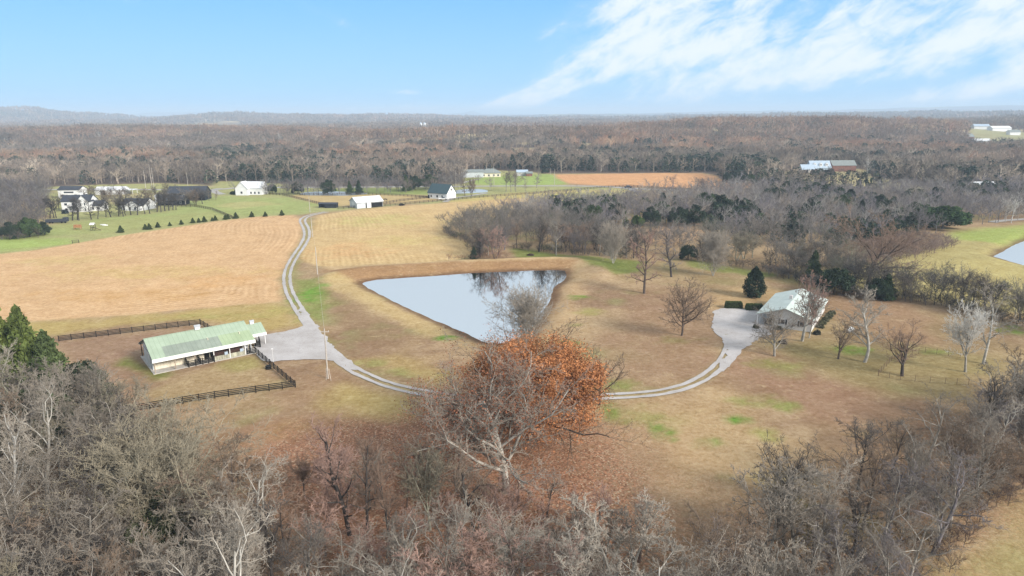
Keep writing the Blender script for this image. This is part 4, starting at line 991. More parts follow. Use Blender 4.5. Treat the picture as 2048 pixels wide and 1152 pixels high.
GAPS = [(1185, 452, 405, 'dome'), (1150, 452, 412, 'dome2'), (1232, 446, 403, 'dome'), (1250, 452, 424, 'cone'), (1275, 455, 428, 'dome'), (1300, 452, 410, 'dome2'), (1322, 440, 398, 'dome'), (1355, 452, 410, 'dome'),
        (1388, 450, 405, 'dome2'), (1412, 430, 380, 'dome'), (1440, 440, 385, 'dome2'), (1470, 435, 392, 'cone'), (1180, 442, 412, 'cone2'), (1490, 440, 392, 'dome'), (1620, 440, 390, 'dome2'), (1680, 432, 385, 'dome'),
        (1760, 430, 385, 'dome2'), (1720, 445, 400, 'cone'), (1830, 440, 400, 'dome'), (1455, 366, 344, 'dome'), (1478, 366, 345, 'dome2'), (1500, 366, 346, 'dome'), (1465, 368, 348, 'cone'), (1555, 385, 352, 'dome'),
        (812, 382, 350, 'cone'), (830, 380, 348, 'dome'), (718, 388, 360, 'cone2'), (700, 388, 362, 'cone'), (656, 388, 356, 'dome2'), (596, 388, 362, 'dome'), (860, 378, 346, 'dome2'), (545, 386, 366, 'dome'),
        (90, 470, 440, 'dome2'), (60, 474, 430, 'dome'), (20, 478, 440, 'dome2')]
ORD = ['leftmost', 'second', 'third', 'fourth', 'fifth', 'sixth', 'seventh', 'eighth', 'ninth', 'tenth', 'eleventh', 'twelfth', 'thirteenth', 'fourteenth', 'fifteenth', 'sixteenth', 'seventeenth', 'eighteenth', 'nineteenth', 'twentieth',
       '21st', '22nd', '23rd', '24th', '25th', '26th', '27th', '28th', '29th', '30th', '31st', '32nd', '33rd', '34th', '35th', '36th', '37th', '38th', '39th', '40th']
def nth(i): return ORD[i] if i == 0 else ORD[i] + ' from left'
def gap_label(i):
    px, b, t_, k = GAPS[i]
    sets = [(lambda g: 1100 < g[0] < 1900 and g[1] > 400, 'of evergreens in the thicket beyond the pond'), (lambda g: g[0] > 1400 and g[1] < 400, 'of the evergreens below the bare orange field'),
            (lambda g: 500 < g[0] < 900, 'of the evergreens along the back road'), (lambda g: g[0] < 100, 'of evergreens below the far left wood')]
    for f, w in sets:
        if f(GAPS[i]):
            order = sorted(g[0] for g in GAPS if f(g)); j = order.index(px)
            return ('bright green ' if i in (3, 4) else 'dark green ') + ('pointed' if k[0] == 'c' else 'rounded') + ' one, ' + nth(j) + ' ' + w
for i, (px, b, t_, k) in enumerate(GAPS):
    ever(px, b, t_, k, (LTGREEN if i in (3, 4) else DKGREEN if i % 3 else GREEN), gap_label(i), wide=.8 if k[0] == 'c' else 1.0, rz=i * 1.3)
JUN = [(291, 459), (299, 459), (316, 455), (340, 452), (363, 449), (386, 446), (398, 445), (409, 444), (425, 442), (431, 441), (451, 439), (456, 438), (472, 437), (504, 434), (531, 433), (564, 431), (242, 465)]
for j, (px, b) in enumerate(sorted(JUN)):
    x, y = P(px, b); evergreen(x, y, 1.9 + (px * 7 % 5) * .3, 'cone', (.055, .075, .025), 'small cone shaped juniper, ' + nth(j) + ' in the row along the mown field', name='young_juniper', wide=1.25, rz=px, group='young junipers along the mown field')
#PART4
# ------------------------------------------------------------------ woods
def scatter(rng, poly, sp, jit=.42):
    poly = np.asarray(poly); lo = poly.min(0); hi = poly.max(0)
    gx, gy = np.meshgrid(np.arange(lo[0], hi[0], sp), np.arange(lo[1], hi[1], sp * .87))
    gx = gx + (np.arange(gx.shape[0])[:, None] % 2) * sp / 2
    x = gx.ravel() + rng.uniform(-jit, jit, gx.size) * sp; y = gy.ravel() + rng.uniform(-jit, jit, gx.size) * sp
    k = inside(x, y, poly); return x[k], y[k]

TONE_WORD = {'pale': 'pale grey', 'grey': 'grey', 'brown': 'brown', 'dark': 'dark', 'olive': 'olive grey', 'white': 'white barked', 'warm': 'warm brown', 'rosy': 'rosy brown', 'violet': 'purplish grey'}
ROWS = ['front', 'second', 'third', 'fourth', 'fifth', 'sixth', 'seventh', 'eighth', 'ninth', 'tenth', 'eleventh', 'twelfth', 'thirteenth', 'fourteenth']
LEFT = []
def wood(region, poly, sp, keys, tones, hr, seed, parts=True, band=9.0, group=None, avoid=(), rad=4.0, thin=None, wide=(.9, 1.2), limit=None, mult=1.0, name='bare_tree'):
    rng = np.random.default_rng(seed); x, y = scatter(rng, poly, sp)
    for ax, ay in avoid:
        k = np.hypot(x - ax, y - ay) > rad; x, y = x[k], y[k]
    if thin is not None: k = thin(x, y, rng); x, y = x[k], y[k]
    if limit and len(x) > limit:
        k = np.argsort(np.hypot(x, y)); LEFT.append((x[k[limit:]], y[k[limit:]])); k = k[:limit]; x, y = x[k], y[k]
    row = ((y - y.min()) / band).astype(int)
    u = np.unique(row); n = 0
    for ri, q in enumerate(u):
        idx = np.nonzero(row == q)[0]; px, _ = project(x[idx], y[idx], np.zeros(len(idx))); idx = idx[np.argsort(px)]
        for j, i in enumerate(idx):
            tone = tones[int(rng.integers(len(tones)))]; key = keys[int(rng.integers(len(keys)))]
            Ht = rng.uniform(*hr)
            lab = f"{TONE_WORD[tone]} bare tree, {nth(min(j, 39))}, {ROWS[min(ri, 13)]} row of {region}"
            plant(key, float(x[i]), float(y[i]), float(Ht), tone, float(rng.uniform(0, 6.28)), lab, group=group or ('bare trees of the ' + region), parts=parts, wide=float(rng.uniform(*wide)), mult=mult, name=name); n += 1
    return x, y

big = [P(318, 1075), P(860, 1060), P(1006, 985), P(700, 1070), P(735, 1058), P(95, 1010), P(38, 1060), P(250, 905), P(190, 880), P(325, 1120)]
LWP = PP([(-420, 830), (60, 830), (170, 850), (250, 915), (330, 985), (440, 1040), (545, 1080), (620, 1180), (640, 1460), (-800, 1460)])
near = ['wood_a', 'wood_b', 'wood_c', 'wood_d', 'wood_e', 'wood_f', 'gnarl']
x1, y1 = wood('lower left wood', LWP, 5.3, near, ['pale', 'grey', 'grey', 'olive', 'dark', 'brown', 'grey'], (10, 14.5), 101, avoid=big, rad=4.5, thin=lambda x, y, r: ~((np.hypot(x - big[0][0], y - big[0][1]) < 9) & (y < big[0][1] + 2)) & (np.abs(x) < y * .8 + 16), mult=1.12)
CWP = PP([(640, 1240), (760, 1190), (900, 1160), (1060, 1150), (1200, 1160), (1300, 1200), (1300, 1460), (640, 1460)])
x2, y2 = wood('bottom centre wood', CWP, 4.4, ['gnarl', 'wood_e', 'wood_b', 'wood_f'], ['pale', 'grey', 'pale', 'pale', 'rosy'], (8.5, 11.5), 102, avoid=big, wide=(1.05, 1.4))
SAP = PP([(560, 1010), (680, 960), (840, 930), (960, 1000), (1090, 1010), (1240, 1060), (1300, 1130), (1260, 1170), (1060, 1130), (900, 1150), (760, 1180), (640, 1220), (560, 1130)])
wood('orange leaf litter', SAP, 5.0, ['slim', 'vase', 'wood_c', 'mid_a'], ['rosy', 'warm', 'rosy', 'grey'], (5.5, 9.5), 112, avoid=big, rad=3, wide=(1.0, 1.4), name='sapling', group='saplings over the orange leaf litter')
RWP = PP([(1300, 1290), (1420, 1200), (1500, 1120), (1590, 1050), (1700, 985), (1850, 925), (1960, 860), (2100, 800), (2400, 800), (2350, 880), (2048, 965), (1930, 1045), (1850, 1140), (1800, 1460), (1300, 1460)])
x3, y3 = wood('lower right wood', RWP, 4.9, near, ['grey', 'violet', 'dark', 'grey', 'brown', 'pale'], (9.5, 13.5), 103, mult=1.08, avoid=[P(1581, 1010)], thin=lambda x, y, r: x < y * .8 + 14)
# creek line behind the house
CRP = PP([(1530, 545), (1600, 562), (1700, 590), (1850, 606), (1960, 632), (2060, 655), (2200, 700), (2240, 690), (2060, 636), (1950, 612), (1850, 588), (1700, 566), (1610, 545), (1540, 532)])
wood('creek line behind house', CRP, 6.5, ['wood_b', 'wood_f', 'gnarl', 'wood_e'], ['brown', 'dark', 'grey', 'dark'], (7, 11), 104, avoid=[P(1736, 566)], rad=7, band=14, mult=.85)
# thicket beyond the pond: its near fringe is made of trees one can tell apart
T1 = PP([(884, 464), (900, 452), (1000, 446), (1100, 452), (1190, 466), (1270, 500), (1278, 518), (1200, 512), (1110, 505), (1030, 496), (1000, 512), (960, 520), (952, 500), (930, 480), (905, 474)])
T2 = PP([(1390, 520), (1400, 500), (1430, 486), (1540, 480), (1640, 488), (1700, 500), (1715, 540), (1690, 552), (1600, 540), (1530, 535), (1470, 532)])
x4, y4 = wood('thicket beyond the pond', T1, 5.3, ['wood_b', 'wood_a', 'wood_d', 'mid_a'], ['grey', 'dark', 'violet', 'brown', 'warm', 'dark'], (8, 12), 105, parts=True, band=16, wide=(1.0, 1.35), limit=34)
wood('grey thicket by the lawn', T2, 7.5, ['wood_b', 'wood_d', 'wood_f'], ['grey', 'olive', 'olive', 'dark'], (8, 11.5), 106, band=16, wide=(1.1, 1.5), thin=lambda x, y, r: r.random(len(x)) < .9, limit=12)
# trees in front of the white houses, far left
row = [(145, 441), (155, 440), (158, 441), (183, 439), (196, 438), (212, 434), (222, 434), (238, 433), (247, 433), (251, 431), (262, 430), (290, 428), (300, 427), (314, 424), (330, 422), (338, 421), (346, 420), (352, 420), (100, 437), (108, 436), (113, 436), (240, 429), (275, 430), (322, 424)]
rg = np.random.default_rng(8)
for j, (px, b) in enumerate(sorted(row)):
    x, y = P(px, b); plant(['slim', 'wood_c', 'wood_a'][j % 3], x, y, float(rg.uniform(9, 12.5)), 'dark', j * 1.7, f'thin dark bare tree, {nth(j)} in the row before the white houses', name='bare_tree', group='thin trees before the white houses', parts=True, wide=1.45, mult=.8)
for j, (px, b, t_, k, tone) in enumerate([(1012, 384, 338, 'wood_a', 'grey'), (1022, 384, 336, 'wood_c', 'grey'), (1032, 384, 338, 'wood_b', 'grey'), (1030, 380, 340, 'wood_c', 'grey'), (1073, 376, 335, 'slim', 'grey'), (980, 380, 352, 'wood_b', 'pale'),
                                     (943, 392, 350, 'wood_d', 'brown'), (930, 392, 356, 'slim', 'brown'), (957, 366, 348, 'wood_b', 'brown'), (1050, 382, 355, 'slim', 'pale'), (1346, 376, 348, 'wood_b', 'violet'), (1330, 376, 350, 'slim', 'grey'),
                                     (1408, 386, 352, 'wood_d', 'violet'), (1394, 384, 352, 'wood_b', 'grey'), (520, 386, 360, 'slim', 'dark'), (528, 388, 362, 'wood_b', 'dark'), (432, 400, 380, 'slim', 'brown'), (1680, 347, 333, 'round', 'rosy')]):
    yard(px, b, t_, k, tone, f'bare tree, {nth(j)}' if False else ['tallest grey tree of the clump on the far green slope', 'straight grey tree second in the clump on the far green slope', 'grey tree third in the clump on the far green slope', 'thin grey tree at the back of the clump on the far green slope',
        'lone grey tree beside the back road on the green slope', 'small pale tree right of the bright far pond', 'brown tree just right of the white house with dark green roof', 'slim brown tree close to the gable of the white house with dark green roof', 'small brown tree on the slope below the long grey shed',
        'small pale tree right of the clump on the green slope', 'purplish tree in front of the bare orange field', 'thin tree left of the purplish one before the bare orange field', 'wide purplish tree at the right part of the bare orange field', 'grey tree beside the wide purplish one before the orange field',
        'dark tree before the white house by the back road', 'darker leaning tree right of the white house by the back road', 'brown tree by the dark barn house and board fence', 'rosy round tree hiding the brown barn on the right'][j], rz=j * 1.1)
SYC = [(238, 346, 318), (364, 352, 325), (411, 340, 312), (255, 299, 278), (199, 292, 270), (457, 326, 302), (630, 342, 318), (675, 342, 315), (718, 342, 312), (744, 338, 316), (765, 344, 318), (800, 350, 318), (812, 352, 320), (822, 352, 318), (830, 350, 322), (868, 352, 326),
       (1277, 336, 308), (1346, 324, 300), (1734, 350, 312), (1796, 350, 310), (1833, 318, 296), (1652, 324, 298), (320, 300, 280), (340, 300, 282), (1180, 336, 312), (1230, 320, 300), (530, 300, 276), (560, 290, 270), (1400, 334, 312), (1500, 330, 306), (1580, 320, 300), (90, 330, 305), (640, 320, 298), (1910, 330, 306)]
for j, (px, b, t_) in enumerate(sorted(SYC)):
    yard(px, b, t_ - 2, 'syc', 'white', f'white limbed bare tree, {nth(j)} among the pale trees of the far wood', rz=j * .9, name='sycamore_tree', group='pale sycamores standing out of the far wood', parts=False, wide=1.05, mult=.8)

extra = [(330, 412), (345, 414), (372, 412), (392, 410), (405, 408), (118, 420), (126, 412), (182, 400), (190, 396), (204, 402), (212, 408), (240, 400), (252, 398), (262, 404), (300, 402), (312, 398), (232, 412), (222, 398), (418, 402), (335, 398)]
for j, (px, b) in enumerate(sorted(extra)):
    x, y = P(px, b); plant(['wood_a', 'wood_b', 'wood_d'][j % 3], x, y, float(rg.uniform(7.5, 11)), ['dark', 'grey', 'brown'][j % 3], j * 1.3, f'dark yard tree, {nth(j)} among those between the far left houses', name='yard_tree', group='yard trees between the far left houses', wide=1.3, mult=.85)

# ---- merged woodland beyond what one can count
def low_tree(seed, n1, n2, n3, w, Ht=14, spread=.45, ever=False):
    rng = np.random.default_rng(seed); V = []; T = []; o = 0
    def blades(p, d, L, wd, sides):
        nonlocal o
        n = len(p); d = d / np.linalg.norm(d, axis=1)[:, None]
        u = np.cross(d, rng.normal(0, 1, (n, 3))); u /= np.linalg.norm(u, axis=1)[:, None]; v = np.cross(d, u)
        wd = np.broadcast_to(wd, (n,))[:, None]; L = np.broadcast_to(L, (n,))[:, None]
        if sides == 3:
            ring = [p + (u * math.cos(a) + v * math.sin(a)) * wd for a in (0, 2.1, 4.2)]
            V.append(np.stack(ring + [p + d * L], 1).reshape(-1, 3)); k = (np.arange(n) * 4)[:, None, None] + o
            T.append((np.array([[[0, 1, 3], [1, 2, 3], [2, 0, 3]]]) + k).reshape(-1, 3)); o += 4 * n
        else:
            V.append(np.stack([p - u * wd, p + u * wd, p + d * L], 1).reshape(-1, 3)); k = (np.arange(n) * 3)[:, None] + o
            T.append(np.array([[0, 1, 2]]) + k); o += 3 * n
    if ever:
        n = n3; h = rng.uniform(0, 1, n); a = rng.uniform(0, 6.28, n); r = ((1 - h) ** .7 * .28 if seed % 2 else np.sqrt(np.maximum(0, 1 - h * h)) * .42) * Ht * rng.uniform(.7, 1, n)
        p = np.stack([r * np.cos(a), r * np.sin(a), h * Ht * .92 + .5], 1); d = np.stack([np.cos(a), np.sin(a), rng.uniform(-.6, .7, n)], 1) + rng.normal(0, .4, (n, 3))
        blades(p, d, Ht * .13, Ht * .055, 1)
        return np.concatenate(V), np.concatenate(T)
    blades(np.zeros((1, 3)), np.array([[0, 0, 1.]]), Ht * .85, w * 3.2, 3)
    a = np.arange(n1) * 2.4 + rng.uniform(0, 6); t = rng.uniform(.2, .75, n1)
    p1 = np.stack([0 * a, 0 * a, t * Ht * .8], 1); d1 = np.stack([np.cos(a), np.sin(a), rng.uniform(.4, 1.4, n1)], 1); d1 /= np.linalg.norm(d1, axis=1)[:, None]
    L1 = Ht * spread * (1.15 - t * .5); blades(p1, d1, L1, w * 1.8, 3)
    i = np.repeat(np.arange(n1), n2); f = rng.uniform(.25, .95, len(i)); p2 = p1[i] + d1[i] * (L1[i] * f)[:, None]; d2 = d1[i] + rng.normal(0, .55, (len(i), 3)); d2[:, 2] += .35; d2 /= np.linalg.norm(d2, axis=1)[:, None]
    L2 = L1[i] * rng.uniform(.35, .6, len(i)); blades(p2, d2, L2, w, 3 if n3 > 4 else 1)
    if n3:
        j = np.repeat(np.arange(len(i)), n3); f = rng.uniform(.15, 1, len(j)); p3 = p2[j] + d2[j] * (L2[j] * f)[:, None]; d3 = d2[j] + rng.normal(0, .6, (len(j), 3)); d3[:, 2] += .25
        blades(p3, d3, Ht * rng.uniform(.07, .14, len(j)), w * .62, 1)
    return np.concatenate(V), np.concatenate(T)

def merge_trees(name, x, y, protos, hs, cols, rng, label, zoff=0.0, obj_group=None):
    """one stuff mesh; cols (n,3)"""
    V = []; T = []; Cc = []; o = 0; z = ground_z(x, y)
    pick = rng.integers(len(protos), size=len(x)) if not isinstance(protos, tuple) else protos[1]
    pl = protos if not isinstance(protos, tuple) else protos[0]
    for q, (pv, pt) in enumerate(pl):
        k = np.nonzero(pick == q)[0]
        if not len(k): continue
        a = rng.uniform(0, 6.28, len(k)); s = hs[k]; w = s * rng.uniform(.9, 1.25, len(k))
        c, sn = np.cos(a)[:, None], np.sin(a)[:, None]
        X = (pv[None, :, 0] * c - pv[None, :, 1] * sn) * w[:, None] + x[k][:, None]; Y = (pv[None, :, 0] * sn + pv[None, :, 1] * c) * w[:, None] + y[k][:, None]
        Z = pv[None, :, 2] * s[:, None] + z[k][:, None] + zoff
        V.append(np.stack([X, Y, Z], 2).reshape(-1, 3)); T.append((pt[None] + (np.arange(len(k)) * len(pv))[:, None, None]).reshape(-1, 3) + o); o += len(k) * len(pv)
        Cc.append(np.repeat(cols[k], len(pv), 0))
    me = mesh_np(name, np.concatenate(V), [np.concatenate(T)], [M['wood_far']], np.concatenate(Cc))
    return link(name, me, kind='stuff', label=label, category='woodland')

def tone_mix(rng, n, table, jitter=.16):
    c = np.array([t for t, w in table]); w = np.array([w for t, w in table], float); i = rng.choice(len(c), n, p=w / w.sum())
    return c[i] * rng.uniform(1 - jitter, 1 + jitter, (n, 1))
rng = np.random.default_rng(77)
# mid distance thickets
MIDP = [low_tree(300 + i, 7, 6, 9, .065, spread=.46) for i in range(5)]
EVP = [low_tree(330 + i, 0, 0, 260, .1, ever=True) for i in range(2)]
B1 = PP([(985, 436), (1040, 420), (1120, 412), (1250, 404), (1360, 396), (1440, 388), (1560, 382), (1700, 392), (1800, 384), (1900, 384), (2400, 384), (2400, 440), (2060, 440), (1900, 455), (1880, 465), (1790, 480), (1700, 500), (1600, 486), (1450, 486), (1430, 462), (1400, 452), (1262, 452), (1225, 470), (1190, 466), (1100, 450), (1000, 444)])
B2 = PP([(-300, 500), (-300, 385), (95, 385), (96, 440), (84, 466), (30, 478)])
B3 = PP([(440, 388), (480, 386), (620, 380), (720, 380), (900, 374), (925, 366), (930, 378), (860, 384), (760, 387), (600, 391)])
xs = []; ys = []
for poly, sp in ((B1, 5.6), (B2, 5.8), (B3, 6.5)):
    a, b = scatter(rng, poly, sp); xs.append(a); ys.append(b)
x = np.concatenate(xs); y = np.concatenate(ys)
k = (np.abs(x) < y * .8 + 20) & (np.hypot(x - P(1885, 458)[0], y - P(1885, 458)[1]) > 11) & ~inside(x, y, OPEN_WP[6])
x, y = x[k], y[k]
px_, py_ = project(x, y, 0 * x)
hs = rng.uniform(.6, .95, len(x)) * (.75 + .4 * fbm(x / 25, y / 25, 8, 2))
cols = tone_mix(rng, len(x), [((.21, .19, .175), 3), ((.155, .14, .135), 3), ((.24, .20, .165), 2), ((.19, .17, .18), 2), ((.30, .28, .25), 1)])
isev = (fbm(x / 35, y / 35, 19, 3) > .52) & (px_ > 1100) & (rng.random(len(x)) < .45)
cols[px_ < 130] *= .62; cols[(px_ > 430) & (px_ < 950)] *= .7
cols[isev] = tone_mix(rng, int(isev.sum()), [((.034, .05, .03), 2), ((.06, .075, .045), 1.5)])
pick = rng.integers(5, size=len(x)); pick[isev] = 5 + rng.integers(2, size=int(isev.sum()))
FINE = [low_tree(310 + i, 9, 7, 12, .035, spread=.46) for i in range(5)]
LEFT.append(scatter(rng, CRP, 4.2)); LEFT.append(scatter(rng, PP([(1236, 492), (1262, 488), (1400, 484), (1436, 488), (1400, 512), (1290, 517)]), 6.0))
lx = np.concatenate([q[0] for q in LEFT]); ly = np.concatenate([q[1] for q in LEFT])
merge_trees('thicket', lx, ly, FINE, rng.uniform(.62, .88, len(lx)), tone_mix(rng, len(lx), [((.155, .14, .125), 3), ((.11, .10, .09), 2), ((.19, .16, .13), 1), ((.15, .145, .11), 1)]), rng, 'denser leafless trees inside the thicket just beyond the pond')
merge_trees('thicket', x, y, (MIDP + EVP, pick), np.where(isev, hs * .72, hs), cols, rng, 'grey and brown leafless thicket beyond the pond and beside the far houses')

# undergrowth and brush (a few low bushes per tree, dark at the edge of the lawns)
UP = [low_tree(350 + i, 12, 6, 5, .016, Ht=3.0, spread=.62) for i in range(4)]
xs = []; ys = []; cs = []; ss = []
def brush(poly, sp, lo, hi, table, dens=1.0):
    a, b = scatter(rng, poly, sp)
    k = (rng.random(len(a)) < dens) & (np.abs(a) < b * .8 + 15); a, b = a[k], b[k]
    xs.append(a); ys.append(b); ss.append(rng.uniform(lo, hi, len(a))); cs.append(tone_mix(rng, len(a), table))
DK = [((.07, .058, .052), 2), ((.10, .08, .068), 2), ((.055, .065, .035), 1)]
GB = [((.15, .135, .12), 3), ((.20, .175, .15), 2), ((.09, .08, .07), 2)]
brush(LWP, 2.8, .5, 1.2, GB + [((.10, .105, .06), 1)]); brush(RWP, 2.8, .5, 1.2, GB + DK); brush(CWP, 2.6, .5, 1.1, GB); brush(SAP, 3.2, .3, .8, [((.22, .15, .12), 2), ((.17, .13, .105), 2)], .7)
def edge(px, wid, sp, lo, hi, table):
    L = catmull(PP(px), sp); n = len(L)
    for _ in range(2):
        a = L[:, 0] + rng.normal(0, wid, n); b = L[:, 1] + rng.normal(0, wid, n); xs.append(a); ys.append(b); ss.append(rng.uniform(lo, hi, n)); cs.append(tone_mix(rng, n, table))
edge([(1540, 548), (1610, 566), (1700, 592), (1850, 606), (1960, 632), (2060, 655)], 1.2, 1.6, .7, 1.3, DK)
edge([(1540, 548), (1610, 566), (1700, 592), (1850, 606), (1960, 632), (2060, 655)], 2.0, 2.4, .9, 1.6, GB)
edge([(905, 524), (940, 521), (1000, 517)], 1.0, 1.6, .4, .9, [((.16, .09, .07), 1), ((.12, .09, .07), 1)])
edge([(1030, 497), (1110, 506), (1200, 512), (1280, 519)], 1.0, 1.5, .6, 1.1, DK)
edge([(886, 464), (905, 474), (930, 481), (952, 497), (958, 516)], 1.2, 1.6, .6, 1.1, DK + GB)
edge([(1385, 520), (1470, 533), (1540, 540)], 1.0, 1.6, .6, 1.1, DK)
edge([(1858, 1162), (1900, 1080), (1960, 1030), (2048, 968), (2150, 930)], 1.4, 1.3, .5, 1.0, [((.08, .05, .04), 2), ((.12, .085, .065), 2)])
edge([(200, 845), (262, 880), (300, 930), (360, 985)], 2.2, 1.6, .6, 1.3, GB)
edge([(-40, 476), (30, 478), (84, 468)], 2.0, 2.5, .8, 1.6, DK)
BR = PP([(1690, 505), (1720, 490), (1780, 478), (1850, 476), (1900, 486), (1914, 494), (1880, 505), (1820, 520), (1760, 532), (1700, 540)])
brush(BR, 2.6, .8, 1.5, [((.17, .12, .10), 3), ((.20, .155, .125), 2), ((.13, .095, .085), 2)])
x = np.concatenate(xs); y = np.concatenate(ys)
merge_trees('undergrowth', x, y, UP, np.concatenate(ss), np.concatenate(cs), rng, 'low leafless brush and scrub under the trees and along the wood edges')

# far forest
def far_points(y0, y1, sp):
    gx, gy = np.meshgrid(np.arange(-y1 * .86, y1 * .86, sp), np.arange(y0, y1, sp * .9))
    a = gx.ravel() + rng.uniform(-.45, .45, gx.size) * sp; b = gy.ravel() + rng.uniform(-.45, .45, gx.size) * sp
    k = (np.abs(a) < b * .80 + 25)
    px, py = project(a, b, 0 * a)
    lim = np.where(px < 100, 383, np.where(px < 430, 369, np.where(px < 930, 367, np.where(px < 1110, 343, np.where(px < 1440, 345, np.where(px < 1540, 364, 383))))))
    k &= (py < lim + (fbm(a / 20, b / 20, 4, 2) - .5) * 3)
    a, b = a[k], b[k]; k = np.ones(len(a), bool)
    for p in OPEN_WP: k &= ~inside(a, b, p)
    k &= (fbm(a / 90, b / 90, 66, 3) < .63) | (b < 720)
    return a[k], b[k]
FP1 = [low_tree(400 + i, 6, 6, 5, .13, spread=.42) for i in range(5)]; FE1 = [low_tree(420 + i, 0, 0, 120, .1, ever=True) for i in range(2)]
FP2 = [low_tree(440 + i, 5, 7, 2, .24, spread=.46) for i in range(4)]; FE2 = [low_tree(450, 0, 0, 60, .1, ever=True)]
FP4 = [low_tree(480 + i, 3, 6, 0, 1.0, spread=.6) for i in range(4)]
FP3 = [low_tree(460 + i, 4, 8, 0, .42, spread=.5) for i in range(4)]
for nm, y0, y1, sp, pp, ee in (('woodland', 380, 1000, 8.2, FP1, FE1), ('woodland', 1000, 1900, 11.5, FP2, FE2), ('woodland', 1900, 3200, 17, FP3, FE2), ('woodland', 3200, 5300, 27, FP4, FE2)):
    x, y = far_points(y0, y1, sp); n = len(x)
    w = fbm(x / 160, y / 120, 5, 4) * .8 + .2 * rng.random(n)
    warm = np.clip(sstep(w, .42, .62) * sstep(y, 430, 900) , 0, 1)[:, None]
    hill = np.zeros(n)
    for px, dist, hh, wx, wy in HILLS[6:10]:
        cx, cy = at(px, dist); hill = np.maximum(hill, np.exp(-((x - cx) / wx / 1.2) ** 2 - ((y - cy) / wy / 1.2) ** 2))
    warm = np.clip(warm * .8 + hill[:, None] * .9, 0, 1)
    cols = tone_mix(rng, n, [((.155, .138, .122), 4), ((.105, .096, .09), 3), ((.205, .178, .15), 2), ((.29, .26, .22), .6)], .2)
    wc = tone_mix(rng, n, [((.27, .17, .115), 3), ((.22, .145, .105), 3), ((.32, .15, .085), .8), ((.31, .225, .16), 2.5)], .18)
    cols = cols + (wc - cols) * warm
    cols = cols * np.array([1.18, 1.1, 1.0]) * (.40 + 1.2 * fbm(x / 45, y / 45, 37, 3))[:, None]
    ev = (fbm(x / 55, y / 40, 23, 3) > .57) & (rng.random(n) < .5) | (rng.random(n) < .025)
    qx, qy = project(x, y, 0 * x); ev |= (qx > 1085) & (qx < 1530) & (qy > 333) & (rng.random(n) < .38); ev |= (qx > 1380) & (qx < 2000) & (qy > 350) & (rng.random(n) < .10)
    cols[ev] = tone_mix(rng, int(ev.sum()), [((.035, .048, .034), 2), ((.055, .068, .042), 1)])
    if y0 >= 1000: cols = cols * .55 + cols.mean(0) * .45 * (.40 + 1.2 * fbm(x / 45, y / 45, 37, 3))[:, None]
    hs = rng.uniform(.85, 1.2, n) * (.75 + .5 * fbm(x / 70, y / 70, 39, 3)) * (1.0 if y0 < 1000 else 1.1 if y0 < 1900 else 1.3 if y0 < 3000 else 1.7)
    pick = rng.integers(len(pp), size=n); pick[ev] = len(pp) + rng.integers(len(ee), size=int(ev.sum()))
    merge_trees(nm, x, y, (pp + ee, pick), np.where(ev, hs * .8, hs), cols, rng, {380: 'leafless grey brown wood behind the back road and the far houses', 1000: 'farther belt of brown woods rising over the low ridges', 1900: 'distant woods where single crowns blur together', 3200: 'faint woods covering the ridges near the horizon'}[y0])
#PART5
# ------------------------------------------------------------------ buildings
def prism(L, W, eave, ridge, x0=0.0, y0=0.0, z0=0.0, rpos=.5):
    """gabled body, ridge along x; origin at a corner"""
    pts = []
    for x in (x0, x0 + L): pts += [(x, y0, z0), (x, y0 + W, z0), (x, y0 + W, eave), (x, y0 + W * rpos, ridge), (x, y0, eave)]
    return MB().poly(pts, [(4, 3, 2, 1, 0), (5, 6, 7, 8, 9), (0, 1, 6, 5), (1, 2, 7, 6), (2, 3, 8, 7), (3, 4, 9, 8), (4, 0, 5, 9)])
def gable_roof(mb, L, W, eave, ridge, oh=.4, th=.14, x0=0.0, y0=0.0, rpos=.5, lift=.02):
    ym = y0 + W * rpos
    for ya, sgn in ((y0, -1), (y0 + W, 1)):
        run = abs(ym - ya); sl = (ridge - eave) / run; ye = ya + sgn * oh; ze = eave - sl * oh + lift
        a = [(x0 - oh, ye, ze), (x0 + L + oh, ye, ze), (x0 + L + oh, ym, ridge + lift), (x0 - oh, ym, ridge + lift)]
        up = [(p[0], p[1], p[2] + th) for p in a]
        f = [(0, 1, 2, 3), (7, 6, 5, 4), (0, 4, 5, 1), (1, 5, 6, 2), (2, 6, 7, 3), (3, 7, 4, 0)]
        if sgn > 0: f = [tuple(reversed(q)) for q in f]
        mb.poly(a + up, f)
    return mb
def hip_roof(mb, L, W, eave, ridge, oh=.4, x0=0.0, y0=0.0):
    h = W / 2 * .95; a = [(x0 - oh, y0 - oh, eave), (x0 + L + oh, y0 - oh, eave), (x0 + L + oh, y0 + W + oh, eave), (x0 - oh, y0 + W + oh, eave), (x0 + h, y0 + W / 2, ridge), (x0 + L - h, y0 + W / 2, ridge)]
    return mb.poly(a, [(0, 1, 5, 4), (1, 2, 5), (2, 3, 4, 5), (3, 0, 4), (3, 2, 1, 0)])
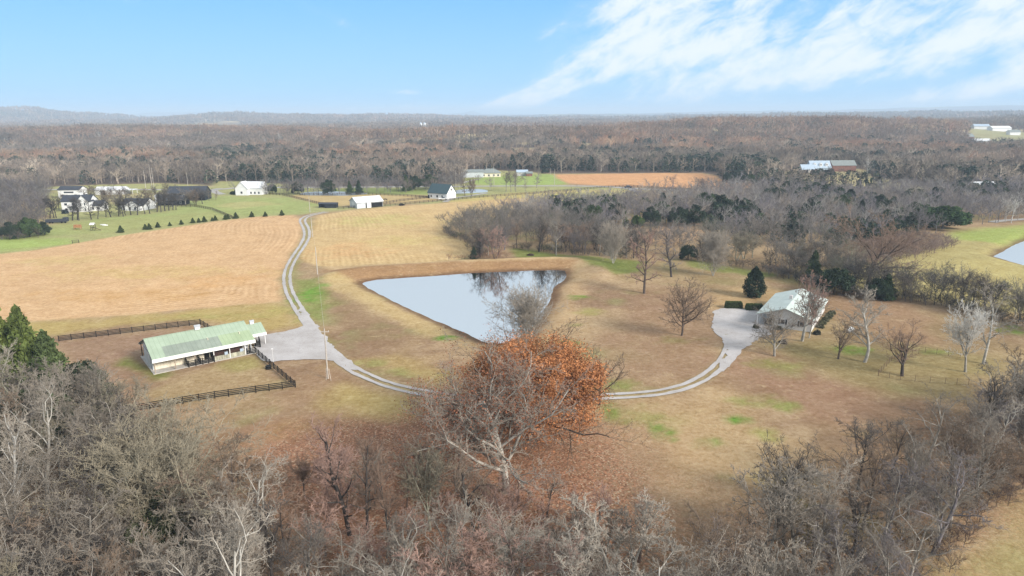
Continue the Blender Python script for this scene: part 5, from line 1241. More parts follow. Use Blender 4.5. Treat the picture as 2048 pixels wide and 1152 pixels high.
def window(parent, face, u, z, w, h, off, frame=None, pane=None, shutters=None, name='window'):
    """face: 'S' (y=off, facing -y), 'N', 'W' (x=off, facing -x), 'E'"""
    def b(u0, u1, z0, z1, d0, d1):
        s = -1 if face in 'SW' else 1; a, c = sorted((off + s * d0, off + s * d1))
        return MB().box(u0, u1, a, c, z0, z1) if face in 'SN' else MB().box(a, c, u0, u1, z0, z1)
    f = b(u - w / 2, u + w / 2, z, z + h, .003, .06).build(name, frame or M['white'], parent)
    b(u - w / 2 + .09, u + w / 2 - .09, z + .09, z + h - .09, .06, .075).build('pane', pane or M['glass'], f)
    if shutters:
        for q in (-1, 1): b(u + q * (w / 2 + .05 + .18) - .18, u + q * (w / 2 + .05 + .18) + .18, z - .02, z + h + .02, .003, .05).build('shutter', shutters, parent)
    return f
def door(parent, face, u, w, h, off, mat):
    s = -1 if face in 'SW' else 1; a, c = sorted((off + s * .004, off + s * .06))
    return (MB().box(u - w / 2, u + w / 2, a, c, .02, h) if face in 'SN' else MB().box(a, c, u - w / 2, u + w / 2, .02, h)).build('door', mat, parent)

def build_barn():
    ax, ay = P(310.7, 747.8); yaw = math.radians(37.8)
    t = thing('horse_barn', 'long white walled stable with patched pale green metal roof beside the gravel yard', 'barn', (ax, ay, .02), yaw)
    L, W, E, R = 19.6, 13.0, 3.05, 5.55; PO = 2.3
    # slab, walls (porch along the front and the back)
    MB().box(-.35, L + .9, -.3, W + .1, -.1, .08).build('slab', M['concrete'], t)
    sl = (R - E) / (W / 2); wz = E + sl * PO
    wl = MB().box(.25, 11.0, PO, PO + .12, .08, wz - .05)
    wl.box(17.6, L - .1, PO, PO + .12, .08, wz - .05); wl.box(11.0, 17.6, PO + 3.2, PO + 3.3, .08, wz + .6)
    wl.box(11.0, 11.12, PO + .12, PO + 3.2, .08, wz + .5); wl.box(17.48, 17.6, PO + .12, PO + 3.2, .08, wz + .5); wl.box(.25, L - .1, W - PO - .12, W - PO, .08, wz - .05)
    wl.build('front_wall', M['cream'], t)
    for x0 in (.10, L - .08):
        MB().poly([(x0, PO, .08), (x0, W - PO, .08), (x0, W - PO, wz), (x0, W / 2, R - .05), (x0, PO, wz), (x0 + .14, PO, .08), (x0 + .14, W - PO, .08), (x0 + .14, W - PO, wz), (x0 + .14, W / 2, R - .05), (x0 + .14, PO, wz)],
               [(4, 3, 2, 1, 0), (5, 6, 7, 8, 9), (0, 1, 6, 5), (1, 2, 7, 6), (2, 3, 8, 7), (3, 4, 9, 8), (4, 0, 5, 9)]).build('end_wall', M['grey_metal'], t)
    MB().box(-.02, .09, W / 2 - 2.6, W / 2 - .06, .1, 2.9).build('door', M['grey_metal'], t)
    MB().box(-.02, .09, W / 2 + .06, W / 2 + 2.6, .1, 2.9).build('door', M['grey_metal'], t)
    MB().box(.04, .09, W / 2 - .05, W / 2 + .05, .1, 2.9).build('door_gap', M['dark'], t)
    MB().box(-.08, -.03, PO - .6, W - PO - .1, 2.92, 3.08).build('door_rail', M['white'], t)
    # roof with its repaired panels
    rf = gable_roof(MB(), L, W, E, R, .28, .08).build('roof', M['green_roof'], t)
    def patch(x0, x1, f0, f1, mat, nm='roof_panel', lift=.105):
        y0, y1 = -.28 + (W / 2 + .28) * f0, -.28 + (W / 2 + .28) * f1; z0, z1 = E + sl * y0 + lift, E + sl * y1 + lift
        MB().poly([(x0, y0, z0), (x1, y0, z0), (x1, y1, z1), (x0, y1, z1), (x0, y0, z0 + .012), (x1, y0, z0 + .012), (x1, y1, z1 + .012), (x0, y1, z1 + .012)],
                  [(3, 2, 1, 0), (4, 5, 6, 7), (0, 1, 5, 4), (1, 2, 6, 5), (2, 3, 7, 6), (3, 0, 4, 7)]).build(nm, mat, rf, label={'grey_roof': 'faded grey roof panels', 'green_roof_new': 'yellowish green roof panels'}[nm2])
    nm2 = 'grey_roof'; patch(2.3, 13.2, .03, .50, M['grey_roof'])
    nm2 = 'green_roof_new'; patch(13.25, L + .2, .03, .52, M['green_roof_new'])
    MB().box(-.28, L + .28, W / 2 - .18, W / 2 + .18, R + .06, R + .14).build('ridge_cap', M['green_roof'], rf)
    MB().box(-.3, L + .3, -.36, -.29, E - .72, E + .02).build('fascia', M['fascia'], t)
    MB().box(-.3, L + .3, W + .29, W + .36, E - .45, E + .02).build('fascia', M['fascia'], t)
    MB().poly([(-.34, -.3, E - .2), (-.34, W / 2, R - .2), (-.34, W / 2, R - .02), (-.34, -.3, E - .02), (-.29, -.3, E - .2), (-.29, W / 2, R - .2), (-.29, W / 2, R - .02), (-.29, -.3, E - .02)],
              [(0, 1, 2, 3), (7, 6, 5, 4), (0, 4, 5, 1), (1, 5, 6, 2), (2, 6, 7, 3), (3, 7, 4, 0)]).build('bargeboard', M['dark_shingle'], t)
    MB().poly([(-.34, W + .3, E - .2), (-.34, W / 2, R - .2), (-.34, W / 2, R - .02), (-.34, W + .3, E - .02), (-.29, W + .3, E - .2), (-.29, W / 2, R - .2), (-.29, W / 2, R - .02), (-.29, W + .3, E - .02)],
              [(3, 2, 1, 0), (4, 5, 6, 7), (1, 5, 4, 0), (2, 6, 5, 1), (3, 7, 6, 2), (0, 4, 7, 3)]).build('bargeboard', M['dark_shingle'], t)
    for x in (0.05, 3.8, 7.6, 11.3, 14.5, 17.7):
        MB().box(x - .08, x + .08, -.08, .08, .08, E - .12).build('post', M['pole'] if x < 9 else M['white'], t)
    for x in (.05, 6, 12, 18): MB().box(x - .08, x + .08, W - .1, W + .08, .08, E - .1).build('post', M['brown_wood'], t)
    # stalls
    MB().box(11.4, 14.42, -.02, .05, .1, 1.0).build('stall_panel', M['stained'], t); MB().box(14.58, 17.6, -.02, .05, .1, 1.0).build('stall_panel', M['stained'], t)
    for x0, x1 in ((11.4, 14.42), (14.58, 17.6)):
        k = MB()
        for z in (1.05, 1.35, 1.68): k.box(x0, x1, -.01, .04, z, z + .09)
        for q in range(4): k.box(x0 + q * (x1 - x0 - .06) / 3, x0 + q * (x1 - x0 - .06) / 3 + .06, .042, .08, 1.0, 1.77)
        k.build('stall_rail', M['brown_wood'], t)
        MB().box(x0 + .1, x1 - .1, 1.6, 1.7, .3, 2.0).build('stall_back', M['rust'], t)
        MB().box(x1 - 1.0, x1 - .35, -.1, -.03, .95, 1.6).build('hay_rack', M['blue_metal'], t)
    MB().box(17.9, 18.9, PO - .06, PO - .003, .1, 2.3).build('door', M['white'], t)
    MB().box(9.9, 10.9, PO - .06, PO - .003, .1, 2.6).build('doorway', M['dark'], t)
    for x in (10.1, -0.0):
        if x > 1:
            c = MB().box(x - .5, x + .5, W / 2 - .45, W / 2 + .45, R + .1, R + .75).build('roof_vent', M['white'], rf)
            gable_roof(MB(), 1.0, .9, R + .78, R + 1.05, .12, .05, x0=x - .5, y0=W / 2 - .45).build('vent_cap', M['steel'], c)
    # small annexe at the yard end, set back
    n = thing('barn_annexe', 'small green roofed lean-to at the gravel end of the long stable', 'shed', (ax, ay, .02), yaw)
    x0, y0 = L + .36, 4.6; l, w, e, r = 3.4, 6.0, 2.75, 4.25
    rr = gable_roof(MB(), l, w, e, r, .22, .08, x0=x0 + .24, y0=y0).build('roof', M['green_roof'], n)
    MB().box(x0 + .02, x0 + l + .46, y0 - .31, y0 - .23, e - .6, e + .02).build('fascia', M['fascia'], n)
    MB().box(x0 + .5, x0 + .62, y0 + .3, y0 + w - .2, .05, e - .02).build('wall', M['cream'], n)
    MB().box(x0 + .62, x0 + l - .3, y0 + w - .32, y0 + w - .2, .05, e - .02).build('wall', M['cream'], n)
    for yy in (y0 + .05, y0 + w - .1): MB().box(x0 + l + .05, x0 + l + .19, yy - .07, yy + .07, .05, e - .05).build('post', M['white'], n)
    v = MB().box(x0 + 1.4, x0 + 2.2, y0 + w / 2 - .35, y0 + w / 2 + .35, r + .05, r + .62).build('roof_vent', M['white'], rr)
    gable_roof(MB(), .8, .7, r + .64, r + .88, .1, .05, x0=x0 + 1.4, y0=y0 + w / 2 - .35).build('vent_cap', M['steel'], v)
    return ax, ay, yaw
BARN = build_barn()
def barn_pt(u, v):
    c, s = math.cos(BARN[2]), math.sin(BARN[2]); return BARN[0] + u * c - v * s, BARN[1] + u * s + v * c

POSTM = MB().box(-.075, .075, -.075, .075, -.25, 1.45).mesh('post', M['black_wood'])
POSTF = MB().box(-.10, .10, -.10, .10, -.25, 1.4).mesh('post', M['brown_wood'])
POSTW = MB().tube((0, 0, -.2), (0, 0, 1.3), .035, .035, 6).mesh('post', M['rusty_wire'])
def fence(pts, label, space=2.45, rails=(.32, .64, .96, 1.28), post=POSTM, mat=None, rw=.05, rh=.15, name='board_fence', group=None, wire=False):
    pts = [np.array(p, float) for p in pts]; o = pts[0]; seg = []
    for a, b in zip(pts[:-1], pts[1:]):
        n = max(1, round(float(np.linalg.norm(b - a)) / space)); seg += [a + (b - a) * k / n for k in range(n)]
    seg.append(pts[-1]); z0 = gz(*o)
    t = thing(name, label, 'fence', (o[0], o[1], z0), 0, group)
    if len(seg) <= 100:
        for k, q in enumerate(seg):
            e = seg[min(k + 1, len(seg) - 1)] - seg[max(k - 1, 0)]
            link('post', post, t, (q[0] - o[0], q[1] - o[1], gz(*q) - z0), math.atan2(e[1], e[0]))
    else:
        s = MB()
        for q in seg: z = gz(*q) - z0; s.box(q[0] - o[0] - .09, q[0] - o[0] + .09, q[1] - o[1] - .09, q[1] - o[1] + .09, z - .2, z + 1.4)
        s.build('post', M['brown_wood'], t, kind='stuff')
    for h in rails:
        m = MB()
        for a, b in zip(seg[:-1], seg[1:]):
            d = (b - a) / np.linalg.norm(b - a); off = np.array([d[1], -d[0]]) * (.10 if not wire else 0)
            m.beam((a[0] - o[0] + off[0], a[1] - o[1] + off[1], gz(*a) - z0 + h), (b[0] - o[0] + off[0], b[1] - o[1] + off[1], gz(*b) - z0 + h), rw, rh)
        m.build('rail' if not wire else 'wire', mat or M['black_wood'], t)
    return t
fence([P(118, 683), P(401, 649), P(432, 668)], 'black four board fence behind the stable along the mown field')
fence([P(511, 706), P(591, 775), P(430, 797), P(300, 819), P(215, 834)], 'black four board fence round the paddock in front of the stable')
q0 = barn_pt(17.9, -.15); fence([q0, P(511, 706)], 'short black fence closing the gap at the stable corner post', 1.2)
fence([P(500, 706), P(502, 692), P(521, 695), P(518, 683)], 'small black pen beside the annexe posts', 1.6)
fence([barn_pt(6.2, 1.9), barn_pt(6.2, -.35), barn_pt(8.9, -.35), barn_pt(11.2, -.35), barn_pt(11.2, 1.0)], 'black board pen under the left half of the stable eave', 1.3)
fence([barn_pt(8.6, 1.9), barn_pt(8.6, -.1)], 'short black divider rail between the pens under the stable eave', 1.2)
FB = dict(post=POSTF, mat=M['brown_wood'], rails=(.4, .85, 1.28), rw=.06, rh=.16)
fence([P(520, 388), P(566, 391), P(600, 399), P(645, 410), P(672, 415)], 'dark board fence on the left side of the sandy riding paddock', 2.8, **FB)
fence([P(676, 418), P(760, 413), P(830, 407), P(900, 401), P(950, 396), P(1050, 389), P(1150, 381), P(1200, 376)], 'long dark board fence running from the white roofed stable to the back road', 3.0, **FB)
fence([P(1202, 376), P(1260, 373), P(1330, 379), P(1420, 381), P(1500, 382)], 'dark board fence along the road below the bare orange field', 3.0, **FB)
fence([P(766, 408), P(800, 403), P(856, 396), P(800, 392), P(730, 389), P(600, 391)], 'dark board fence round the back of the sandy riding paddock', 3.0, **FB)
fence([P(355, 413), P(390, 414), P(425, 420), P(450, 430), P(466, 437)], 'dark curved board fence between the green lawn and the row of junipers', 2.6, **FB)
fence([P(1756, 751), P(1783, 722), P(1850, 705), P(1920, 716)], 'rusty wire mesh fence along the far side of the garden plot', 2.2, (.15, .45, .75, 1.05, 1.25), POSTW, M['rusty_wire'], .02, .02, 'wire_fence', wire=True)
fence([P(1757, 752), P(1800, 761), P(1890, 768), P(1960, 772)], 'rusty wire mesh fence along the near side of the garden plot', 2.2, (.15, .45, .75, 1.05, 1.25), POSTW, M['rusty_wire'], .02, .02, 'wire_fence', wire=True)
fence([P(145, 487), P(158, 486)], 'lone dark gate panel at the corner of the mown field', 1.8, (.4, .9, 1.35), POSTF, M['brown_wood'], .06, .12, 'field_gate')

def tyre(x, y, z=0.0, R=.62, r=.19):
    n, k = 24, 10; V = []; Fq = []
    for i in range(n):
        a = 2 * math.pi * i / n
        for j in range(k):
            b = 2 * math.pi * j / k; q = R - r + r * math.cos(b) * 1.0; V.append((q * math.cos(a), q * math.sin(a), r + r * 1.2 * math.sin(b) * .9))
            Fq.append((i * k + j, i * k + (j + 1) % k, ((i + 1) % n) * k + (j + 1) % k, ((i + 1) % n) * k + j))
    me = bpy.data.meshes.new('tyre'); me.from_pydata(V, [], Fq); me.materials.append(M['rubber']); me.polygons.foreach_set('use_smooth', [True] * len(Fq)); return me
tx, ty = P(537, 738); TY = tyre(0, 0)
link('tyre', TY, None, (tx, ty, .0), 0, label='large black tyre lying flat on the paddock grass, under another', category='tyre')
link('tyre', TY, None, (tx + .06, ty - .03, .39), .3, label='large black tyre lying on top of the other inside the paddock fence', category='tyre')
def lamp():
    x, y = P(547, 727); t = thing('yard_post', 'thin white post with a small square head beside the gravel yard fence', 'post', (x, y, .0))
    MB().tube((0, 0, -.2), (0, 0, 3.1), .045, .035, 8).build('pole', M['white'], t); MB().box(-.18, .18, -.12, .12, 3.1, 3.28).build('head', M['white'], t)
lamp()

def build_house():
    ox, oy = 59.3, 157.6; yaw = math.radians(-31.9)
    t = thing('house', 'single storey white house with pale mint metal roof beside the gravel pad', 'house', (ox, oy, .02), yaw)
    W, Ln, E, R = 12.1, 21.5, 2.9, 4.95      # W along x (front gable), Ln along y
    # ridge runs along y
    def pr(x0, x1, y0, y1, z0, z1): return MB().box(x0, x1, y0, y1, z0, z1)
    pw = 3.6                                   # open porch at the left front corner
    w = MB(); w.poly([(pw, .3, 0), (W - .1, .3, 0), (W - .1, .3, E), (W / 2, .3, R - .08), (pw, .3, E + (R - E) * pw / (W / 2) - .06),
                      (pw, Ln - .3, 0), (W - .1, Ln - .3, 0), (W - .1, Ln - .3, E), (W / 2, Ln - .3, R - .08), (pw, Ln - .3, E + (R - E) * pw / (W / 2) - .06)],
                     [(0, 1, 2, 3, 4), (9, 8, 7, 6, 5), (1, 6, 7, 2), (5, 0, 4, 9), (5, 6, 1, 0)])
    w.build('wall', M['siding'], t)
    pr(.3, pw - .01, 6.5, Ln - .3, .0, E).build('wall', M['siding'], t)
    MB().poly([(.05, .32, E), (pw - .02, .32, E), (pw - .02, .32, E + (R - E) * pw / (W / 2) - .08), (.05, .44, E), (pw - .02, .44, E), (pw - .02, .44, E + (R - E) * pw / (W / 2) - .08)], [(0, 1, 2), (5, 4, 3), (0, 3, 4, 1), (1, 4, 5, 2), (2, 5, 3, 0)]).build('gable_board', M['white'], t)
    rf = MB(); oh = .45
    for xa, s in ((0, -1), (W, 1)):
        sl = (R - E) / (W / 2); xe = xa + s * oh; ze = E - sl * oh + .03
        a = [(xe, -oh, ze), (xe, Ln + oh, ze), (W / 2, Ln + oh, R + .03), (W / 2, -oh, R + .03)]; up = [(p[0], p[1], p[2] + .1) for p in a]
        f = [(3, 2, 1, 0), (4, 5, 6, 7), (1, 5, 4, 0), (2, 6, 5, 1), (3, 7, 6, 2), (0, 4, 7, 3)]
        if s > 0: f = [tuple(reversed(q)) for q in f]
        rf.poly(a + up, f)
    r = rf.build('roof', M['mint_roof2'], t)
    for s, xa in ((-1, -.46), (1, W + .40)): MB().box(xa, xa + .06, -oh, Ln + oh, E - .34, E - .12).build('gutter', M['white'], t)
    pr(-.4, pw - .02, -.45, 6.5, -.1, .06).build('porch_floor', M['concrete'], t)
    for x, y in ((-.1, -.2), (pw - .2, -.25), (-.1, 3.1), (-.1, 6.2)): pr(x - .07, x + .07, y - .07, y + .07, .06, E - .12).build('post', M['white'], t)
    pr(.0, pw - .1, 6.42, 6.497, 0, E - .02).build('wall', M['white'], t)
    for x in (5.6, 9.9): window(t, 'S', x, 1.0, 1.1, 1.25, .3, shutters=M['black_siding'])
    for y in (4, 9, 14.5, 18): window(t, 'E', y, 1.0, 1.1, 1.2, W - .1)
    window(t, 'S', 1.0, 1.0, .9, 1.1, 6.42, frame=M['white']); door(t, 'S', 2.5, .95, 2.1, 6.42, M['dark_shingle'])
    MB().box(5.0, 5.7, 10, 10.7, R - .2, R + .8).build('chimney', M['grey_siding'], r)
M['mint_roof2'] = mat_ribbed('mint_metal_roof_standing', (0.46, 0.52, 0.475), 0.5, 'Y', (0.53, 0.585, 0.54), 0.45, 0.06)
build_house()

def bush_geo(seed, n=900):
    r_ = np.random.default_rng(seed); q = r_.normal(0, 1, (n, 3)); q /= np.linalg.norm(q, axis=1)[:, None]
    q *= (r_.uniform(.6, 1, n) ** .4 * (1 + .15 * np.sin(q[:, 0] * 6) + .12 * np.sin(q[:, 1] * 9)))[:, None]; q[:, 2] = np.abs(q[:, 2]) * .95
    return leaf_geo(r_, q * .5, 3, .02, .055)
BUSH = [to_mesh('bush', bush_geo(s), M['leaf']) for s in (61, 62)]
def bush(px, b, w, h, col, label, k=0, name='bush', **kw):
    x, y = P(px, b); o = link(name, BUSH[k], None, (x, y, gz(x, y) - .05), px, (w, w, h * 2), label=label, category='bush', **kw); o.color = (*col, 1); return o
OL = (.13, .13, .075)
bush(1634, 668, 1.7, .95, (.06, .06, .045), 'dark round bush at the right front corner of the mint roofed house')
for j, (px, b) in enumerate([(1641, 655), (1645, 648), (1650, 642), (1655, 637), (1660, 632), (1664, 628)]): bush(px, b, 1.8, .95, OL, f'clipped olive shrub, {nth(j)} in the row by the mint roofed house', j % 2, group='shrubs along the right wall of the house')
bush(1511, 656, 1.5, .8, (.07, .075, .045), 'small dark shrub at the porch corner on the gravel edge', 1)
bush(1556, 658, 2.0, .8, (.09, .085, .06), 'greyish shrub under the front gable between the two windows', 1)
bush(1540, 648, 2.2, 1.3, (.025, .02, .018), 'dark purple shrub in front of the porch', 0)
bush(1566, 686, 1.6, .8, (.06, .05, .04), 'dark scrubby shrub below the front gable, near the drooping tree', 1)
bush(1061, 511, 2.3, .7, (.10, .07, .055), 'small brown brush heap on the green strip beyond the pond', 0)
bush(472, 388, 6.5, 2.2, (.035, .06, .022), 'round green shrub left of the white house by the back road', 0)
bush(130, 427, 3.2, 2.0, (.03, .04, .04), 'dark round shrub left of the big white farmhouse', 1)
bush(803, 411, 3.0, 1.2, (.03, .028, .03), 'dark hay bale shaped bush beside the long board fence', 0)
bush(1631, 349, 9, 4, (.05, .05, .04), 'dark round shrub left in front of the dormered house', 0); bush(1658, 350, 10, 4.5, (.045, .045, .035), 'dark round shrub right in front of the dormered house', 1)
def hedge(px, b, L, w, h, label):
    x, y = P(px, b); rg = np.random.default_rng(int(px)); n = 5200
    q = rg.uniform(-.5, .5, (n, 3)); ax = rg.integers(0, 3, n); s = rg.choice([-.5, .5], n); q[np.arange(n), ax] = s
    q = q * np.array([L, w, h]) + rg.normal(0, .03, (n, 3)); q[:, 2] += h / 2; q[:, 2] = np.abs(q[:, 2])
    q[:, :2] *= (1 - .10 * (q[:, 2:3] / h) ** 3)
    t = thing('hedge', label, 'hedge', (x, y, .0), math.radians(-3))
    a = link('foliage', to_mesh('foliage', leaf_geo(rg, q, 2, .03, .075), M['leaf']), t); a.color = (.055, .075, .025, 1)
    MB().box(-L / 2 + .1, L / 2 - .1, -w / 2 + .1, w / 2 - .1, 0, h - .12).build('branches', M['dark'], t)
hedge(1467, 616, 4.3, 1.5, 1.7, 'clipped box shaped green hedge, the left of two behind the gravel pad')
hedge(1508, 620, 4.2, 1.5, 1.6, 'clipped box shaped green hedge, right of two, beside the porch roof')
def tank():
    x, y = P(1700, 665); t = thing('gas_tank', 'small white horizontal gas tank on the lawn right of the house', 'tank', (x, y, 0), math.radians(35))
    m = MB(); n = 14; rings = [(-1.1, .12), (-1.0, .36), (-.85, .48), (.85, .48), (1.0, .36), (1.1, .12)]; V = []
    for X, r in rings: V += [(X, r * math.cos(2 * math.pi * i / n), .75 + r * math.sin(2 * math.pi * i / n)) for i in range(n)]
    m.poly(V, [(a * n + i, (a + 1) * n + i, (a + 1) * n + (i + 1) % n, a * n + (i + 1) % n) for a in range(len(rings) - 1) for i in range(n)] + [tuple(range(n - 1, -1, -1)), tuple(range(5 * n, 6 * n))])
    m.build('vessel', M['white'], t, smooth=True); MB().tube((0, 0, 1.2), (0, 0, 1.42), .16, .16, 10).build('lid', M['white'], t)
    for X in (-.7, .7): MB().box(X - .1, X + .1, -.35, .35, 0, .36).build('foot', M['steel'], t)
tank()

def pole(px, b, h, label, wood='pale_pole', arm=True):
    x, y = P(px, b); t = thing('utility_pole', label, 'pole', (x, y, gz(x, y)))
    MB().tube((0, 0, -.3), (0, 0, h), .16, .10, 10).build('pole', M[wood], t)
    if arm:
        MB().box(-.9, .9, -.06, .06, h - .7, h - .55).build('crossarm', M[wood], t)
        for q in (-.8, 0, .8): MB().tube((q, 0, h - .55), (q, 0, h - .38), .05, .03, 6).build('insulator', M['white'], t)
    return Vector((x, y, gz(x, y) + h))
a1 = pole(656, 757, 10.2, 'thin wooden utility pole with pale guy guards, nearest, beside the gravel yard')
x, y = P(656, 757)
for q, (dx, dy) in enumerate(((.9, -1.2), (-.1, -.9))): MB().beam((x + dx, y + dy, 0), (x + dx * .55, y + dy * .55, 2.3), .09, .09).build('guy_guard', M['tan_wood'] if 0 else M['pale_pole'], label='pale guard on the ' + ('right' if q == 0 else 'left') + ' guy of the nearest utility pole', category='guard')
a2 = pole(635, 549, 8.8, 'thin utility pole at the corner of the tan field and the pond bank', arm=False)
a3 = pole(625, 474, 8.4, 'thin utility pole beside the upper bend of the track', arm=False)
a4 = pole(620, 424, 8.4, 'thin utility pole where the track turns right, farthest along the line', arm=False)
for j, (px, b, h) in enumerate([(293, 386, 15), (305, 383, 18), (309, 383, 16), (377, 380, 12), (988, 374, 14), (1109, 372, 12), (1101, 349, 5), (912, 376, 12)]):
    pole(px, b, h, ['pale pole left of the pair behind the white houses', 'tallest pale pole of the pair behind the white houses', 'shorter pole beside the tallest one behind the white houses', 'pale pole behind the dark barn house', 'thin pole on the green slope by the back road',
         'thin pole where the green slope meets the bare orange field', 'short post at the top corner of the bare orange field', 'thin pole behind the white house with dark green roof'][j], arm=False)
def wire(a, b, sag, label, n=14):
    m = MB(); pts = [a.lerp(b, i / n) - Vector((0, 0, sag * 4 * (i / n) * (1 - i / n))) for i in range(n + 1)]
    for p, q in zip(pts[:-1], pts[1:]): m.tube(p, q, .022, .022, 4, False)
    m.build('power_line', M['cable'], label=label, category='cable')
wire(a1, a2, 1.6, 'thin power line from the nearest pole to the one at the pond bank'); wire(a2, a3, 1.2, 'thin power line over the tan field beside the track'); wire(a3, a4, 1.0, 'farthest thin power line span beside the upper track')

# ---- far houses. (px, foot row) of the front left corner region -> centre
def far_gable(px, b, L, W, E, R, yaw, wall, roof, label, name='house', cat='house', wins=(), gwins=(), chim=None, oh=.4, doors=(), extra=None):
    x, y = P(px, b); t = thing(name, label, cat, (x, y, gz(x, y)), math.radians(yaw))
    prism(L, W, E, R, -L / 2, -W / 2, -.6).build('wall', M[wall], t)
    r = gable_roof(MB(), L, W, E, R, oh, .15, x0=-L / 2, y0=-W / 2).build('roof', M[roof], t)
    for u, z, w, h in wins: window(t, 'S', u, z, w, h, -W / 2)
    for u, z, w, h in gwins: window(t, 'E', u, z, w, h, L / 2)
    for u, w, h in doors: door(t, 'S', u, w, h, -W / 2, M['dark'])
    if chim: MB().box(chim - .5, chim + .5, -.45, .45, R - .6, R + 1.3).build('chimney', M['white'], r)
    return t
def cross_gable(t, cx, W, y0, y1, E, R, wall, roof, win=None):
    m = MB(); pts = []
    for y in (y0, y1): pts += [(cx - W / 2, y, -.5), (cx + W / 2, y, -.5), (cx + W / 2, y, E), (cx, y, R), (cx - W / 2, y, E)]
    m.poly(pts, [(0, 1, 2, 3, 4), (9, 8, 7, 6, 5), (1, 6, 7, 2), (5, 0, 4, 9), (2, 7, 8, 3), (3, 8, 9, 4)]); m.build('gable_wing', M[wall], t)
    r = MB()
    for s in (-1, 1):
        xe = cx + s * (W / 2 + .4); ze = E - .4 * (R - E) / (W / 2) + .05
        a = [(xe, y0 - .4, ze), (xe, y1, ze), (cx, y1, R + .05), (cx, y0 - .4, R + .05)]; up = [(p[0], p[1], p[2] + .14) for p in a]
        f = [(3, 2, 1, 0), (4, 5, 6, 7), (1, 5, 4, 0), (2, 6, 5, 1), (3, 7, 6, 2), (0, 4, 7, 3)]
        if s > 0: f = [tuple(reversed(q)) for q in f]
        r.poly(a + up, f)
    r.build('wing_roof', M[roof], t)
    for u, z, w, h in (win or ()): window(t, 'S', u, z, w, h, y0)
t = far_gable(162, 421, 14.5, 9, 5.6, 8.4, 6, 'white', 'dark_shingle', 'big two storey white farmhouse with dark roof behind the row of thin dark trees', wins=((-5, 3.4, 1.6, 1.3), (-1.2, 3.4, 1.6, 1.3), (1.0, 3.4, .9, 1.3), (-5, .6, 1.6, 1.4)), chim=1.6)
cross_gable(t, 4.4, 6, -6.2, 0, 5.6, 8.8, 'white', 'dark_shingle', ((3.2, 3.4, .9, 1.5), (5.4, 3.4, .9, 1.5), (5.4, .5, .9, 1.6)))
MB().box(-3.6, 1.2, -7.0, -4.55, -.4, .3).build('terrace', M['concrete'], t); MB().box(-3.4, 1.0, -6.8, -4.55, 2.6, 2.85).build('porch_roof', M['dark_shingle'], t)
for q in (-3.2, -1.2, .8): MB().box(q - .1, q + .1, -6.6, -6.4, .3, 2.6).build('post', M['white'], t)
t = far_gable(198, 420, 7, 7, 2.9, 5.2, 6, 'white', 'dark_shingle', 'low white wing with dark roof right of the big white farmhouse', 'garage', 'garage', wins=((-1.5, .6, 1.8, 1.4), (1.5, .6, 1.8, 1.4)))
t = far_gable(147, 394, 13, 9, 5.0, 6.8, 4, 'white', 'dark_shingle', 'boxy white house with black roof behind the big white farmhouse', wins=((-4, .6, 1.8, 1.6), (4, .6, 1.8, 1.6), (0, 2.9, 6, 1.1)), chim=None)
t = far_gable(226, 388, 18, 9, 3.0, 4.8, 4, 'white', 'white_roof', 'long low white building with pale metal roof behind the white houses', 'barn', 'barn', doors=((-4, 3, 2.5),)); MB().box(9.4, 14.5, -3.5, 3.5, 2.7, 2.95).build('canopy', M['white_roof'], t)
for q in (-3.2, 3.2): MB().box(14.0, 14.2, q - .1, q + .1, -.4, 2.7).build('post', M['white'], t)
t = far_gable(278, 418, 14, 10, 3.0, 5.8, -8, 'white', 'dark_shingle', 'low white house with blue black roof and wide gable, behind the row of thin trees', wins=((3, .6, 1.6, 1.5), (5.4, .6, 1.6, 1.5)), doors=((-4, 3.4, 2.3),))
cross_gable(t, 1.8, 9, -7.5, 0, 2.9, 5.6, 'white', 'dark_shingle', ((.2, .6, 1.4, 1.6), (3.4, .6, 1.4, 1.6)))
t = far_gable(380, 399, 22, 11, 4.4, 8.0, 3, 'black_siding', 'dark_shingle', 'large black barn shaped house with small white windows left of the board fence', wins=((-8, 2.2, .9, 1.5), (-4.4, 2.2, .9, 1.5), (-.8, 2.2, .9, 1.5), (5, 2.4, 1.2, 1.2)), doors=((8.6, 3.4, 2.6),))
t = far_gable(348, 409, 15, 8, 2.8, 5.2, 3, 'black_siding', 'dark_shingle', 'lower black wing with dark roof in front of the black barn shaped house', 'garage', 'garage', wins=((5.6, .8, 1, 1.4),)); 
t = far_gable(320, 404, 3.4, 4, 3.6, 4.2, 0, 'white', 'white_roof', 'narrow pale shed between the low white house and the black wing', 'shed', 'shed')
t = far_gable(508, 388, 15, 10, 4.4, 8.0, -4, 'white', 'white_roof', 'white house with pale steep roof by the back road, left of the evergreens', wins=((3, .6, 1.2, 1.5), (5.6, .6, 1.2, 1.5), (0.4, .6, 1.2, 1.5)))
cross_gable(t, -4.6, 8, -7.6, 0, 4.2, 8.4, 'white', 'white_roof', ((-4.6, 1, 1.4, 1.5),))
def horse_barn2():
    x, y = P(733, 413); t = thing('stable', 'white stable with bright white metal roof inside the dark board fences', 'barn', (x, y, gz(x, y)), math.radians(33))
    prism(15, 11, 3.2, 5.6, -7.5, -5.5, -.4).build('wall', M['grey_metal'], t)
    r = gable_roof(MB(), 15, 11, 3.2, 5.6, .5, .12, x0=-7.5, y0=-5.5).build('roof', M['white_roof'], t)
    MB().box(-2.5, 7.3, -5.62, -5.51, .0, 2.6).build('stall_opening', M['dark'], t); MB().box(-1.9, .6, -5.72, -5.63, .0, 2.9).build('door', M['white'], t)
    MB().box(-7.62, -7.51, -2, 2, 0, 3).build('door', M['white'], t)
horse_barn2()
